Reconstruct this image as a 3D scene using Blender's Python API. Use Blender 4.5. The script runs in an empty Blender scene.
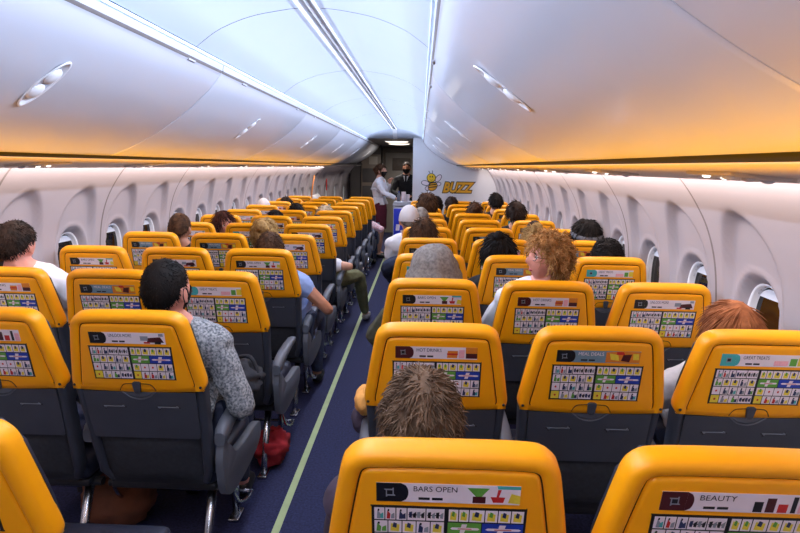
import bpy, bmesh, math, random
from math import sin, cos, pi, radians
from mathutils import Vector, Matrix, noise

# ------------------------------------------------------------------ camera, world, lights, exposure
SC = bpy.context.scene
COL = bpy.data.collections.new('cabin')     # linked to the scene on the last line
CZ = 1.616                     # eye height above the cabin floor
CX = -0.44                     # cabin centre line
cam_d = bpy.data.cameras.new('camera')
cam_d.sensor_width = 36.0
cam_d.lens = 580.1 / 800 * 36
cam_d.clip_start = 0.02
cam = bpy.data.objects.new('camera', cam_d)
COL.objects.link(cam)
cam.matrix_world = (Matrix.Translation((0, 0, CZ)) @ Matrix.Rotation(0.033, 4, 'Z') @
                    Matrix.Rotation(pi / 2 - 0.1711, 4, 'X') @ Matrix.Rotation(0.0136, 4, 'Z'))
SC.camera = cam
w = bpy.data.worlds.new('world'); SC.world = w
w.use_nodes = True
w.node_tree.nodes['Background'].inputs[0].default_value = (0.05, 0.06, 0.09, 1)
w.node_tree.nodes['Background'].inputs[1].default_value = 0.3
SC.view_settings.view_transform = 'Standard'
SC.view_settings.look = 'None'
SC.view_settings.gamma = 1
SC.view_settings.use_curve_mapping = False
SC.view_settings.exposure = 0.15

def area(name, loc, direction, sx, sy, power, color, spread=180):
    l = bpy.data.lights.new(name, 'AREA')
    l.shape = 'RECTANGLE'; l.size = sx; l.size_y = sy
    l.energy = power; l.color = color; l.spread = radians(spread)
    o = bpy.data.objects.new(name, l); COL.objects.link(o)
    d = Vector(direction).normalized()
    zax = -d; yax = Vector((0, 1, 0)); xax = yax.cross(zax).normalized()
    yax = zax.cross(xax)
    m = Matrix((xax, yax, zax)).transposed().to_4x4(); m.translation = Vector(loc)
    o.matrix_world = m
    return o

BLUE = (0.64, 0.76, 1.0)
WARM = (1.0, 0.86, 0.80)
# LED coves along both sides of the ceiling panel
area('cove_light_left', (CX - 0.445, 3.75, 2.075), (0.99, 0, -0.04), 0.03, 12.3, 80, BLUE, 104)
area('cove_light_right', (CX + 0.445, 3.75, 2.075), (-0.99, 0, -0.04), 0.03, 12.3, 80, BLUE, 104)
# LED strips washing the side walls
area('wall_wash_left', (CX - 1.495, 5.2, 1.583), (-0.80, 0, -0.6), 0.03, 15.0, 50, WARM)
area('wall_wash_right', (CX + 1.495, 3.8, 1.583), (0.80, 0, -0.6), 0.03, 12.4, 46, WARM)
# added downward fill along the ceiling channel, to brighten the seats and aisle
area('channel_fill', (CX - 0.009, 3.5, 2.205), (0, 0, -1), 0.05, 11.5, 54, (0.97, 0.95, 1.0), 150)
# added amber fill with no fixture, floating over the seats to tint bin undersides
area('amber_fill_left', (CX - 1.00, 3.9, 1.36), (0, 0, 1), 0.22, 12.0, 20, (1.0, 0.42, 0.0), 78)
area('amber_fill_right', (CX + 1.00, 3.2, 1.36), (0, 0, 1), 0.22, 10.6, 23, (1.0, 0.42, 0.0), 82)
# forward entry lamps
area('entry_light', (CX, 11.8, 2.04), (0, 0, -1), 0.4, 1.2, 34, (1.0, 0.93, 0.85))

# ------------------------------------------------------------------ materials
def lin(r, g, b):
    f = lambda c: (c / 255 / 12.92) if c / 255 <= 0.04045 else ((c / 255 + 0.055) / 1.055) ** 2.4
    return (f(r), f(g), f(b), 1)

MATS = {}
def mat(name, rgb, rough=0.5, metal=0.0, spec=0.5, var=0.0, scale=30, bump=0.0, bscale=None, coat=0.0, emit=None, estr=0, rgb2=None, stretch=None):
    if name in MATS: return MATS[name]
    m = bpy.data.materials.new(name); m.use_nodes = True
    nt = m.node_tree; b = nt.nodes['Principled BSDF']
    c = lin(*rgb)
    b.inputs['Base Color'].default_value = c
    b.inputs['Roughness'].default_value = rough
    b.inputs['Metallic'].default_value = metal
    b.inputs['Specular IOR Level'].default_value = spec
    if coat:
        b.inputs['Coat Weight'].default_value = coat; b.inputs['Coat Roughness'].default_value = 0.15
    if emit:
        b.inputs['Emission Color'].default_value = lin(*emit); b.inputs['Emission Strength'].default_value = estr
    tc = nt.nodes.new('ShaderNodeTexCoord')
    src = tc.outputs['Object']
    if stretch:
        mp = nt.nodes.new('ShaderNodeMapping'); mp.inputs['Scale'].default_value = stretch
        nt.links.new(src, mp.inputs['Vector']); src = mp.outputs['Vector']
    nz = nt.nodes.new('ShaderNodeTexNoise'); nz.inputs['Scale'].default_value = scale; nz.inputs['Detail'].default_value = 3
    nt.links.new(src, nz.inputs['Vector'])
    if var or rgb2:
        mx = nt.nodes.new('ShaderNodeMix'); mx.data_type = 'RGBA'
        if rgb2:
            c2 = lin(*rgb2); c1 = c
        else:
            c1 = tuple(min(1, v * (1 + var)) for v in c[:3]) + (1,)
            c2 = tuple(v * (1 - var) for v in c[:3]) + (1,)
        cr = nt.nodes.new('ShaderNodeMapRange'); cr.inputs['From Min'].default_value = 0.35; cr.inputs['From Max'].default_value = 0.65
        nt.links.new(nz.outputs['Fac'], cr.inputs['Value'])
        nt.links.new(cr.outputs['Result'], mx.inputs['Factor'])
        mx.inputs['A'].default_value = c1; mx.inputs['B'].default_value = c2
        nt.links.new(mx.outputs['Result'], b.inputs['Base Color'])
    if bump:
        nb = nt.nodes.new('ShaderNodeTexNoise'); nb.inputs['Scale'].default_value = bscale or scale; nb.inputs['Detail'].default_value = 2
        nt.links.new(src, nb.inputs['Vector'])
        bp = nt.nodes.new('ShaderNodeBump'); bp.inputs['Strength'].default_value = bump; bp.inputs['Distance'].default_value = 0.002
        nt.links.new(nb.outputs['Fac'], bp.inputs['Height']); nt.links.new(bp.outputs['Normal'], b.inputs['Normal'])
    MATS[name] = m
    return m

YELLOW = mat('yellow_plastic', (252, 166, 8), rough=0.38, spec=0.45, var=0.04, scale=4, bump=0.05, bscale=400)
GROOVE = mat('groove_dark', (60, 38, 14), rough=0.8)
GREY = mat('grey_plastic', (62, 66, 76), rough=0.5, var=0.06, scale=8, bump=0.1, bscale=300)
GREY_LT = mat('light_grey_plastic', (92, 97, 108), rough=0.45, var=0.05, scale=8)
FRAME_GREY = mat('side_frame_grey', (56, 61, 72), rough=0.45, var=0.05, scale=6)
DARKPL = mat('dark_plastic', (34, 36, 42), rough=0.55, var=0.1, scale=10)
LEATHER = mat('navy_leather', (36, 42, 60), rough=0.45, var=0.12, scale=12, bump=0.3, bscale=150)
FABRIC = mat('rear_panel_fabric', (40, 44, 52), rough=0.85, var=0.15, scale=60, bump=0.4, bscale=300)
CHROME = mat('brushed_steel', (190, 192, 198), rough=0.25, metal=1.0)
WHITEPL = mat('white_cabin_plastic', (226, 226, 230), rough=0.36, spec=0.5, var=0.01, scale=3)
BINPL = mat('bin_plastic', (192, 194, 204), rough=0.36, spec=0.7, var=0.01, scale=3, coat=0.45)
WALLPL = mat('sidewall_plastic', (160, 152, 156), rough=0.5, var=0.012, scale=4)
CEILPL = mat('ceiling_plastic', (186, 193, 206), rough=0.5, var=0.01, scale=3)
CHANNEL = mat('ceiling_channel', (170, 170, 176), rough=0.5, var=0.03, scale=10)
PSUPL = mat('service_panel_plastic', (206, 196, 184), rough=0.45, var=0.02, scale=6)
SEAM = mat('seam_dark', (112, 104, 102), rough=0.8, var=0.05)
BLACK = mat('black_rubber', (10, 10, 12), rough=0.6, var=0.1)
GLASS_DARK = mat('dark_window_pane', (8, 10, 14), rough=0.08, spec=0.7, var=0.1, scale=3)
SHADE = mat('window_shade', (206, 210, 218), rough=0.5, var=0.02)
CARPET = mat('navy_carpet', (46, 50, 90), rgb2=(28, 31, 62), rough=0.95, scale=90, bump=0.6, bscale=260)
STRIPM = mat('glow_strip', (176, 192, 140), rough=0.45, var=0.05, scale=14)
WHITE = mat('print_white', (232, 220, 227), rough=0.4, var=0.02)
PBLACK = mat('print_black', (22, 22, 26), rough=0.35, var=0.05)
GALLEY = mat('galley_wall', (104, 92, 82), rough=0.5, var=0.1, scale=5)
GALLEY_DK = mat('galley_dark', (58, 54, 54), rough=0.6, var=0.1, scale=5)
GALLEY_LT = mat('galley_light', (150, 142, 132), rough=0.45, var=0.04, scale=5)
LAMPM = mat('entry_lamp', (255, 244, 230), rough=0.5, emit=(255, 240, 222), estr=2.2)
LEDBLUE = mat('cove_led', (220, 235, 255), rough=0.5, emit=(190, 220, 255), estr=0.3)
LEDWARM = mat('wall_led', (255, 240, 235), rough=0.5, emit=(255, 236, 226), estr=1.6)
SPOT = mat('reading_lamp', (255, 250, 235), rough=0.4, emit=(255, 248, 235), estr=3)
REDM = mat('red_fabric', (190, 26, 24), rough=0.8, var=0.15, scale=40)

def flat(name, rgb, rough=0.45): return mat(name, rgb, rough=rough, var=0.05, scale=200)
P_BLUE = flat('print_blue', (30, 60, 170)); P_GREEN = flat('print_green', (96, 160, 60)); P_YEL = flat('print_yellow', (232, 208, 60))
P_RED = flat('print_red', (196, 40, 36)); P_TEAL = flat('print_teal', (70, 170, 170)); P_MAR = flat('print_maroon', (72, 20, 24))
P_ORG = flat('print_orange', (220, 130, 40)); P_GREY = flat('print_grey', (140, 145, 155)); P_PINK = flat('print_pink', (236, 170, 180))
P_DBL = flat('print_dark_blue', (40, 50, 90)); P_STEEL = flat('print_steel', (112, 140, 156))

# ------------------------------------------------------------------ mesh helpers
def mk(name, verts, faces, mats, parent=None, loc=None, smooth=True, fmat=None):
    me = bpy.data.meshes.new(name)
    me.from_pydata([tuple(v) for v in verts], [], faces)
    if not isinstance(mats, (list, tuple)): mats = [mats]
    for m in mats: me.materials.append(m)
    if fmat: me.polygons.foreach_set('material_index', fmat)
    me.polygons.foreach_set('use_smooth', [smooth] * len(me.polygons))
    me.update()
    return link(name, me, parent, loc)

def link(name, me, parent=None, loc=None):
    o = bpy.data.objects.new(name, me); COL.objects.link(o)
    if parent: o.parent = parent
    if loc is not None: o.location = loc
    return o

def tag(o, label, cat, group=None):
    o['label'] = label; o['category'] = cat
    if group: o['group'] = group
    return o

def struct(o):
    o['kind'] = 'structure'; return o

def empty(name, loc, rz=0):
    o = bpy.data.objects.new(name, None); COL.objects.link(o)
    o.location = loc; o.rotation_euler = (0, 0, rz); o.empty_display_size = 0.1
    return o

class MB:
    """collects pieces for one mesh"""
    def __init__(s): s.v = []; s.f = []; s.m = []
    def add(s, verts, faces, m=0):
        o = len(s.v); s.v += [Vector(p) for p in verts]
        s.f += [tuple(i + o for i in f) for f in faces]; s.m += [m] * len(faces)
    def box(s, c, d, m=0, bev=0.0, rot=None):
        if bev <= 0:
            x, y, z = d[0] / 2, d[1] / 2, d[2] / 2
            vs = [Vector((a * x, b * y, e * z)) for a in (-1, 1) for b in (-1, 1) for e in (-1, 1)]
            fs = [(0, 1, 3, 2), (4, 6, 7, 5), (0, 4, 5, 1), (2, 3, 7, 6), (0, 2, 6, 4), (1, 5, 7, 3)]
        else:
            bm = bmesh.new(); bmesh.ops.create_cube(bm, size=1)
            for v in bm.verts: v.co = Vector((v.co.x * d[0], v.co.y * d[1], v.co.z * d[2]))
            bmesh.ops.bevel(bm, geom=list(bm.edges), offset=min(bev, min(d) * 0.49), segments=3, affect='EDGES', profile=0.5)
            bm.verts.index_update()
            vs = [v.co.copy() for v in bm.verts]; fs = [tuple(v.index for v in f.verts) for f in bm.faces]; bm.free()
        if rot: vs = [rot @ v for v in vs]
        s.add([v + Vector(c) for v in vs], fs, m)
    def tube(s, pts, r, n=8, m=0, cap=True):
        pts = [Vector(p) for p in pts]; rs = r if isinstance(r, (list, tuple)) else [r] * len(pts)
        rings = []; up = Vector((0.13, 0.31, 0.94))
        for i, p in enumerate(pts):
            t = (pts[min(i + 1, len(pts) - 1)] - pts[max(i - 1, 0)])
            if t.length < 1e-9: t = Vector((0, 0, 1))
            t.normalize(); a = t.cross(up)
            if a.length < 0.1: a = t.cross(Vector((1, 0, 0)))
            a.normalize(); b = t.cross(a)
            rings.append([p + (a * cos(2 * pi * k / n) + b * sin(2 * pi * k / n)) * rs[i] for k in range(n)])
        vs = [q for R in rings for q in R]; fs = []
        for i in range(len(pts) - 1):
            for k in range(n):
                fs.append((i * n + k, i * n + (k + 1) % n, (i + 1) * n + (k + 1) % n, (i + 1) * n + k))
        if cap: fs += [tuple(range(n))[::-1], tuple(range((len(pts) - 1) * n, len(pts) * n))]
        s.add(vs, fs, m)
    def ball(s, c, r, m=0, nu=16, nv=10, fn=None):
        r = (r, r, r) if not isinstance(r, (list, tuple)) else r
        vs = []; fs = []
        for j in range(nv + 1):
            t = pi * j / nv
            for i in range(nu):
                p = 2 * pi * i / nu
                d = Vector((sin(t) * cos(p), sin(t) * sin(p), cos(t)))
                k = fn(d) if fn else 1
                vs.append(Vector((d.x * r[0] * k, d.y * r[1] * k, d.z * r[2] * k)) + Vector(c))
        for j in range(nv):
            for i in range(nu):
                fs.append((j * nu + i, (j + 1) * nu + i, (j + 1) * nu + (i + 1) % nu, j * nu + (i + 1) % nu))
        s.add(vs, fs, m)
    def poly(s, pts, m=0):
        s.add(pts, [tuple(range(len(pts)))], m)
    def build(s, name, mats, parent=None, loc=None, smooth=True):
        return mk(name, s.v, s.f, mats, parent, loc, smooth, s.m)

def auto_smooth(o, ang=40):
    me = o.data; bm = bmesh.new(); bm.from_mesh(me)
    for e in bm.edges:
        if len(e.link_faces) == 2 and e.calc_face_angle(0) > radians(ang): e.smooth = False
    bm.to_mesh(me); bm.free(); return o

def catmull(P, n=6):
    out = []
    for i in range(len(P) - 1):
        p0 = P[max(i - 1, 0)]; p1 = P[i]; p2 = P[i + 1]; p3 = P[min(i + 2, len(P) - 1)]
        for k in range(n):
            t = k / n
            out.append(tuple(0.5 * (2 * b + (c - a) * t + (2 * a - 5 * b + 4 * c - d) * t * t + (3 * b - a - 3 * c + d) * t ** 3)
                             for a, b, c, d in zip(p0, p1, p2, p3)))
    out.append(tuple(P[-1])); return out

def loft(name, prof, ys, side, mats, parent=None, loc=None, fm=None, yfun=None, smooth=True):
    """profile of (D,z) swept along y; side mirrors it about the centre line"""
    vs = []; fs = []; n = len(prof)
    for y in ys:
        for (D, z) in prof:
            d2, z2 = (yfun(D, z, y) if yfun else (D, z))
            vs.append((CX + side * d2, y, z2))
    ms = []
    for j in range(len(ys) - 1):
        for i in range(n - 1):
            q = (j * n + i, j * n + i + 1, (j + 1) * n + i + 1, (j + 1) * n + i)
            fs.append(q if side > 0 else q[::-1]); ms.append(fm[i] if fm else 0)
    return mk(name, vs, fs, mats, parent, loc, smooth, ms)

def sstep(a, b, x):
    t = max(0, min(1, (x - a) / (b - a))); return t * t * (3 - 2 * t)

# ------------------------------------------------------------------ structure
Y0 = -2.4
def taper(D, z, y):
    if y <= 10: return D, z
    return D - 0.034 * (y - 10) ** 2 * min(1, max(0, D - 0.3) / 1.2), z

b = MB(); b.box((CX, 6.0, -0.03), (3.6, 16.9, 0.06)); struct(b.build('floor', CARPET, smooth=False))
b = MB(); b.box((-0.617, 3.95, 0.0015), (0.034, 12.4, 0.003)); struct(b.build('trim_1', STRIPM, smooth=False))
b = MB(); b.box((-0.617 + 0.245 + 0.11, 3.95, 0.0015), (0.012, 12.4, 0.003)); struct(b.build('trim_2', SEAM, smooth=False))

WP = [(1.72, 0.0), (1.75, 0.25), (1.785, 0.55), (1.80, 0.85), (1.79, 1.05), (1.765, 1.22), (1.72, 1.36), (1.66, 1.47), (1.595, 1.56), (1.54, 1.615), (1.505, 1.66)]
wall_c = catmull(WP, 8)
def wall_D(z):
    for i in range(len(wall_c) - 1):
        a, c = wall_c[i], wall_c[i + 1]
        if a[1] <= z <= c[1] + 1e-9: return a[0] + (c[0] - a[0]) * (z - a[1]) / max(1e-9, c[1] - a[1])
    return wall_c[-1][0]
WPITCH = 0.56
def build_wall(side, name, yc0, y_end, k0, k1, par=0):
    cents = [yc0 + WPITCH * k for k in range(k0, k1)]
    ny = int((y_end - Y0) / 0.016); zs = []
    z = 0.0
    while z < 1.655:
        zs.append(z); z += 0.08 if z < 0.68 else 0.017
    zs.append(1.66)
    vs = []; fs = []; ms = []; nz = len(zs)
    for j in range(ny + 1):
        y = Y0 + (y_end - Y0) * j / ny
        c = min(cents, key=lambda q: abs(q - y)); a = y - c
        # seam between every second window
        for z in zs:
            D = wall_D(z)
            # sculpted arch
            dz = z - 1.12
            hw = 0.205
            e = math.sqrt((a / hw) ** 2 + (dz / 0.335) ** 2) if dz > 0 else abs(a) / hw
            rec = 0.034 * sstep(1.03, 0.90, e) * sstep(0.80, 1.22, z)
            # window reveal
            q = (abs(a) / 0.165) ** 2.4 + (abs(z - 0.985) / 0.222) ** 2.4
            rec2 = 0.05 * sstep(1.0, 0.50, q)
            lip = 0.006 * math.exp(-((q - 1.05) / 0.12) ** 2)
            D2 = D + rec + rec2 - lip
            D2, _ = taper(D2, z, y)
            vs.append((CX + side * D2, y, z))
    for j in range(ny):
        y = Y0 + (y_end - Y0) * (j + 0.5) / ny
        c = min(cents, key=lambda q: abs(q - y)); a = y - c
        seam = any(abs(y - (yc0 + WPITCH * (k + 0.5))) < 0.0078 for k in range(-8 + par, 30, 2))
        for i in range(nz - 1):
            zc = (zs[i] + zs[i + 1]) / 2
            if (abs(a) / 0.118) ** 2.4 + (abs(zc - 0.985) / 0.172) ** 2.4 < 1: continue
            f = (j * nz + i, j * nz + i + 1, (j + 1) * nz + i + 1, (j + 1) * nz + i)
            fs.append(f if side > 0 else f[::-1]); ms.append(1 if seam else 0)
    struct(mk(name, vs, fs, [WALLPL, SEAM], fmat=ms))
    return cents

def oval(a, b, n=40, p=2.4):
    out = []
    for k in range(n):
        t = 2 * pi * k / n; c, s = cos(t), sin(t)
        out.append((a * abs(c) ** (2 / p) * (1 if c >= 0 else -1), b * abs(s) ** (2 / p) * (1 if s >= 0 else -1)))
    return out
def ring_mesh(name, rings, mats, fm=None, fill=None):
    """rings: list of (a, b, depth); ovals in the y-z plane, depth along +x"""
    vs = []; fs = []; ms = []; n = 40
    for a, bb, d in rings:
        for (u, v) in oval(a, bb, n): vs.append((d, u, v))
    for j in range(len(rings) - 1):
        for k in range(n):
            fs.append((j * n + k, j * n + (k + 1) % n, (j + 1) * n + (k + 1) % n, (j + 1) * n + k)); ms.append(0)
    if fill is not None:
        fs.append(tuple(range((len(rings) - 1) * n, len(rings) * n))); ms.append(0)
    me = bpy.data.meshes.new(name); me.from_pydata(vs, [], fs)
    for m in mats: me.materials.append(m)
    me.polygons.foreach_set('use_smooth', [True] * len(me.polygons)); return me
frame_me = ring_mesh('window_frame', [(0.128, 0.182, 0.0), (0.120, 0.174, 0.0), (0.116, 0.170, 0.008), (0.112, 0.166, 0.03), (0.108, 0.160, 0.032)], [WHITEPL])
pane_me = ring_mesh('pane', [(0.112, 0.166, 0.030), (0.108, 0.160, 0.031)], [GLASS_DARK], fill=True)
b = MB(); pts = []
for (u, v) in oval(0.106, 0.158, 40):
    if v > 0.105: pts.append((0.022, u, v))
pts.sort(key=lambda p: math.atan2(p[2] - 0.115, p[1]))
b.add(pts + [(p[0] + 0.005, p[1], p[2]) for p in pts], [tuple(range(len(pts))), tuple(range(len(pts), 2 * len(pts)))[::-1]] + [(i, (i + 1) % len(pts), (i + 1) % len(pts) + len(pts), i + len(pts)) for i in range(len(pts))])
shade_tmp = b.build('window_shade', SHADE, smooth=False); shade_me = shade_tmp.data; bpy.data.objects.remove(shade_tmp)
wn = 0
def place_windows(side, cents, has):
    global wn
    for c in cents:
        if not has(c): continue
        wn += 1
        D = wall_D(0.985) + 0.048
        D, _ = taper(D, 0.985, c)
        w_ = link('window_%d' % wn, frame_me, None, (CX + side * D, c, 0.985)); struct(w_)
        if side < 0: w_.rotation_euler = (0, 0, pi)
        link('pane', pane_me, w_); link('window_shade', shade_me, w_)
cR = build_wall(1, 'wall_right', 2.34, 10.2, -8, 14)
cL = build_wall(-1, 'wall_left', 3.10, 14.2, -9, 20, 1)
place_windows(1, cR, lambda c: -0.3 < c < 10.1)
place_windows(-1, cL, lambda c: 0.6 < c < 13.9)

# ceiling
ceil_prof = catmull([(-0.462, 2.075), (-0.43, 2.10), (-0.36, 2.145), (-0.24, 2.19), (-0.10, 2.216), (-0.046, 2.221)], 5)
ceil_prof2 = catmull([(0.028, 2.221), (0.10, 2.216), (0.24, 2.19), (0.36, 2.145), (0.43, 2.10), (0.462, 2.075)], 5)
def ceil_part(vs, fs, ms, prof, ys, m):
    o = len(vs); n = len(prof)
    for y in ys:
        for D, z in prof: vs.append((CX + D, y, z))
    for j in range(len(ys) - 1):
        for i in range(n - 1): fs.append((o + j * n + i, o + (j + 1) * n + i, o + (j + 1) * n + i + 1, o + j * n + i + 1)); ms.append(m)
vs = []; fs = []; ms = []
y = Y0; joints = [-1.5, 0.1, 1.25, 2.4, 3.9, 5.4, 6.9, 8.4]
segs = [Y0] + joints + [9.85]
for a, c in zip(segs[:-1], segs[1:]):
    for pr in (ceil_prof, ceil_prof2):
        ceil_part(vs, fs, ms, pr, [a, c - 0.006], 0)
        ceil_part(vs, fs, ms, [(D, z + 0.0015) for D, z in pr], [c - 0.006, c], 1)
# drop to the lower entry ceiling
allp = ceil_prof + ceil_prof2
for pr in (ceil_prof, ceil_prof2):
    n = len(pr); o = len(vs)
    steps = [(9.85, 0), (9.95, 0.25), (10.15, 0.75), (10.3, 1.0)]
    for yy, t in steps:
        for D, z in pr: vs.append((CX + D, yy, z + (2.085 - z) * t if z > 2.085 else z))
    for j in range(len(steps) - 1):
        for i in range(n - 1): fs.append((o + j * n + i, o + (j + 1) * n + i, o + (j + 1) * n + i + 1, o + j * n + i + 1)); ms.append(0)
struct(mk('ceiling', vs, fs, [CEILPL, CHANNEL], fmat=ms))
b = MB()   # centre channel
b.box((CX - 0.009, 3.73, 2.236), (0.066, 12.25, 0.012), 0)
b.box((CX - 0.043, 3.73, 2.221), (0.007, 12.25, 0.018), 1, 0.002)
b.box((CX + 0.025, 3.73, 2.221), (0.007, 12.25, 0.018), 1, 0.002)
b.box((CX - 0.009, 3.73, 2.226), (0.006, 12.25, 0.008), 1)
b.box((CX - 0.009, 10.08, 2.15), (0.074, 0.46, 0.012), 1, rot=Matrix.Rotation(-0.3, 3, 'X'))
struct(b.build('trim_3', [CHANNEL, WHITEPL], smooth=False))
b = MB()
b.box((CX, 12.3, 2.095), (2.2, 4.05, 0.02)); struct(b.build('ceiling_entry', GALLEY_LT, smooth=False))
# entry ceiling lamps
for i, (yy, lab) in enumerate([(11.2, 'oval entry ceiling lamp nearer the camera, above the doorway'), (12.3, 'oval entry ceiling lamp farther from the camera, above the doorway')]):
    t = empty('ceiling_lamp', (CX - 0.02, yy, 2.085)); tag(t, lab, 'lamp', 'entry ceiling lamps')
    b = MB(); b.ball((0, 0, 0), (0.25, 0.16, 0.022), nu=28, nv=8); b.build('lamp_housing', WHITEPL, t)
    b = MB(); b.ball((0, 0, -0.012), (0.22, 0.13, 0.022), nu=28, nv=8); b.build('diffuser', LAMPM, t)

# cove LED strips: the visible glowing lens between ceiling panel and bins
for side, nm in ((-1, 'trim_4'), (1, 'trim_5')):
    b = MB(); b.box((CX + side * 0.466, 3.75, 2.066), (0.012, 12.3, 0.012), 0, 0.003)
    struct(b.build(nm, LEDBLUE))

# overhead service panels and wall light lenses
psu = [(1.035, 1.668), (1.045, 1.664), (1.058, 1.632), (1.075, 1.626), (1.20, 1.612), (1.40, 1.592), (1.455, 1.584), (1.462, 1.590)]
for side, nm, ye in ((-1, 'trim_6', 13.0), (1, 'trim_7', 10.2)):
    ys = [Y0 + (ye - Y0) * k / 12 for k in range(13)]
    struct(loft(nm, psu, ys, side, [PSUPL, BLACK], fm=[1, 1, 0, 0, 0, 0, 0], yfun=taper))
    nm2 = 'trim_8' if side < 0 else 'trim_9'
    struct(loft(nm2, [(1.462, 1.590), (1.49, 1.603), (1.535, 1.622)], ys, side, [LEDWARM], yfun=taper))

# rear and front closing walls
b = MB(); b.box((CX, Y0 - 0.03, 1.12), (3.7, 0.06, 2.3)); struct(b.build('wall_back', GALLEY_LT, smooth=False))
bulk = [(-0.137, 0), (1.40, 0), (1.40, 2.28), (-0.137, 2.28)]
b = MB(); b.box((0.632, 10.225, 1.14), (1.54, 0.05, 2.28), 0, 0.01); struct(auto_smooth(b.build('wall_bulkhead', WHITEPL)))
b = MB(); b.box((CX, 14.35, 1.15), (3.8, 0.06, 2.3)); struct(b.build('wall_front', GALLEY, smooth=False))
b = MB(); b.box((0.9, 12.32, 1.15), (0.06, 4.1, 2.3)); struct(b.build('wall_galley', GALLEY_DK, smooth=False))
# airline emblem on the bulkhead: a bee and the word
def emblem():
    t = empty('bulkhead_emblem', (0, 10.199, 0)); tag(t, 'bee and yellow BUZZ lettering on the white bulkhead wall', 'sign')
    vs, fs = text_mesh('BUZZ', 0.235, shear=0.3, ext_off=0.010)
    w_ = max(v.x for v in vs)
    b = MB(); b.add([(0.385 + v.x * 0.55 / w_, -0.004, 1.185 + v.y) for v in vs], fs); b.build('word', P_ORG2, t, smooth=False)
    vs, fs = text_mesh('BUZZ', 0.235, shear=0.3, ext_off=0.024)
    b = MB(); b.add([(0.385 + v.x * 0.55 / w_, -0.002, 1.185 + v.y) for v in vs], fs); b.build('word_outline', PBLACK, t, smooth=False)
    def disc(mb, cx, cz, a, c, n, m, rot=0, N=28):
        mb.poly([(cx + a * cos(q) * cos(rot) - c * sin(q) * sin(rot), n, cz + a * cos(q) * sin(rot) + c * sin(q) * cos(rot)) for q in [2 * pi * k / N for k in range(N)]], m)
    mats = [PBLACK, WHITE, P_YEL2, P_ORG2]
    b = MB()
    for (cx, cz, a, c, r) in ((0.085, 1.335, .075, .045, -.15), (0.31, 1.42, .075, .045, .9), (0.125, 1.245, .048, .042, .3), (0.315, 1.32, .045, .036, .2)):
        disc(b, cx, cz, a, c, -0.003, 0, r); disc(b, cx, cz, a - .010, c - .010, -0.005, 1, r)
    b.build('wing', mats, t, smooth=False)
    b = MB(); disc(b, 0.215, 1.275, .090, .070, -0.006, 0, .7); disc(b, 0.215, 1.275, .080, .060, -0.008, 3, .7)
    for q in (0.035, 0.0, -0.04):
        b.poly([(0.15 + q * .2, -0.009, 1.29 + q), (0.15 + q * .2, -0.009, 1.308 + q), (0.275 - q * .1, -0.009, 1.325 + q), (0.28 - q * .1, -0.009, 1.305 + q)], 0)
    b.build('bee_body', mats, t, smooth=False)
    b = MB(); disc(b, 0.185, 1.425, .080, .078, -0.010, 0); disc(b, 0.185, 1.425, .070, .068, -0.012, 2)
    disc(b, 0.165, 1.445, .010, .016, -0.013, 0); disc(b, 0.205, 1.445, .010, .016, -0.013, 0)
    b.poly([(0.15, -0.013, 1.405), (0.185, -0.013, 1.385), (0.225, -0.013, 1.405), (0.185, -0.013, 1.378)], 0)
    b.tube([(0.165, -0.006, 1.49), (0.15, -0.008, 1.53), (0.135, -0.008, 1.54)], 0.005, 6, 0); b.tube([(0.20, -0.006, 1.49), (0.205, -0.008, 1.535), (0.20, -0.008, 1.55)], 0.005, 6, 0)
    b.build('bee_head', mats, t, smooth=False)
P_YEL2 = flat('emblem_yellow', (240, 196, 40)); P_ORG2 = flat('emblem_gold', (232, 168, 36))
# flight deck door
t = empty('door_1', (-0.50, 14.3, 0)); struct(t)
b = MB(); b.box((0, -0.02, 0.97), (0.72, 0.06, 1.94), 0, 0.01); auto_smooth(b.build('door_leaf', GALLEY_LT, t))
b = MB(); b.box((0.03, -0.06, 1.66), (0.44, 0.03, 0.30), 0, 0.03); b.box((0.03, -0.075, 1.66), (0.30, 0.02, 0.16), 0, 0.02); auto_smooth(b.build('door_panel', GALLEY, t))
b = MB(); b.box((-0.20, -0.07, 1.05), (0.05, 0.04, 0.14), 0, 0.01); b.build('door_handle', CHROME, t)
b = MB()
b.box((-1.28, 13.9, 1.05), (0.72, 0.5, 2.1), 0, 0.01)
struct(auto_smooth(b.build('wall_lavatory', GALLEY_DK)))
t = empty('galley_cabinet', (-1.15, 13.62, 0)); tag(t, 'dark galley cabinet with small lit panels beyond the left seats', 'cabinet')
b = MB(); b.box((0, 0, 0.95), (0.46, 0.06, 1.85), 0, 0.01); auto_smooth(b.build('cabinet_body', GALLEY, t))
for zz in (0.5, 1.0, 1.4):
    b = MB(); b.box((0, -0.035, zz), (0.40, 0.02, 0.32), 0, 0.008); d_ = auto_smooth(b.build('cabinet_door', GALLEY_DK, t))
    b = MB(); b.box((0.14, -0.055, zz + 0.1), (0.07, 0.02, 0.03), 0, 0.006); b.build('latch', CHROME, d_)
b = MB(); b.box((0.05, -0.036, 1.74), (0.20, 0.02, 0.18), 0, 0.006); b.build('control_panel', GALLEY_LT, t)

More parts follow.
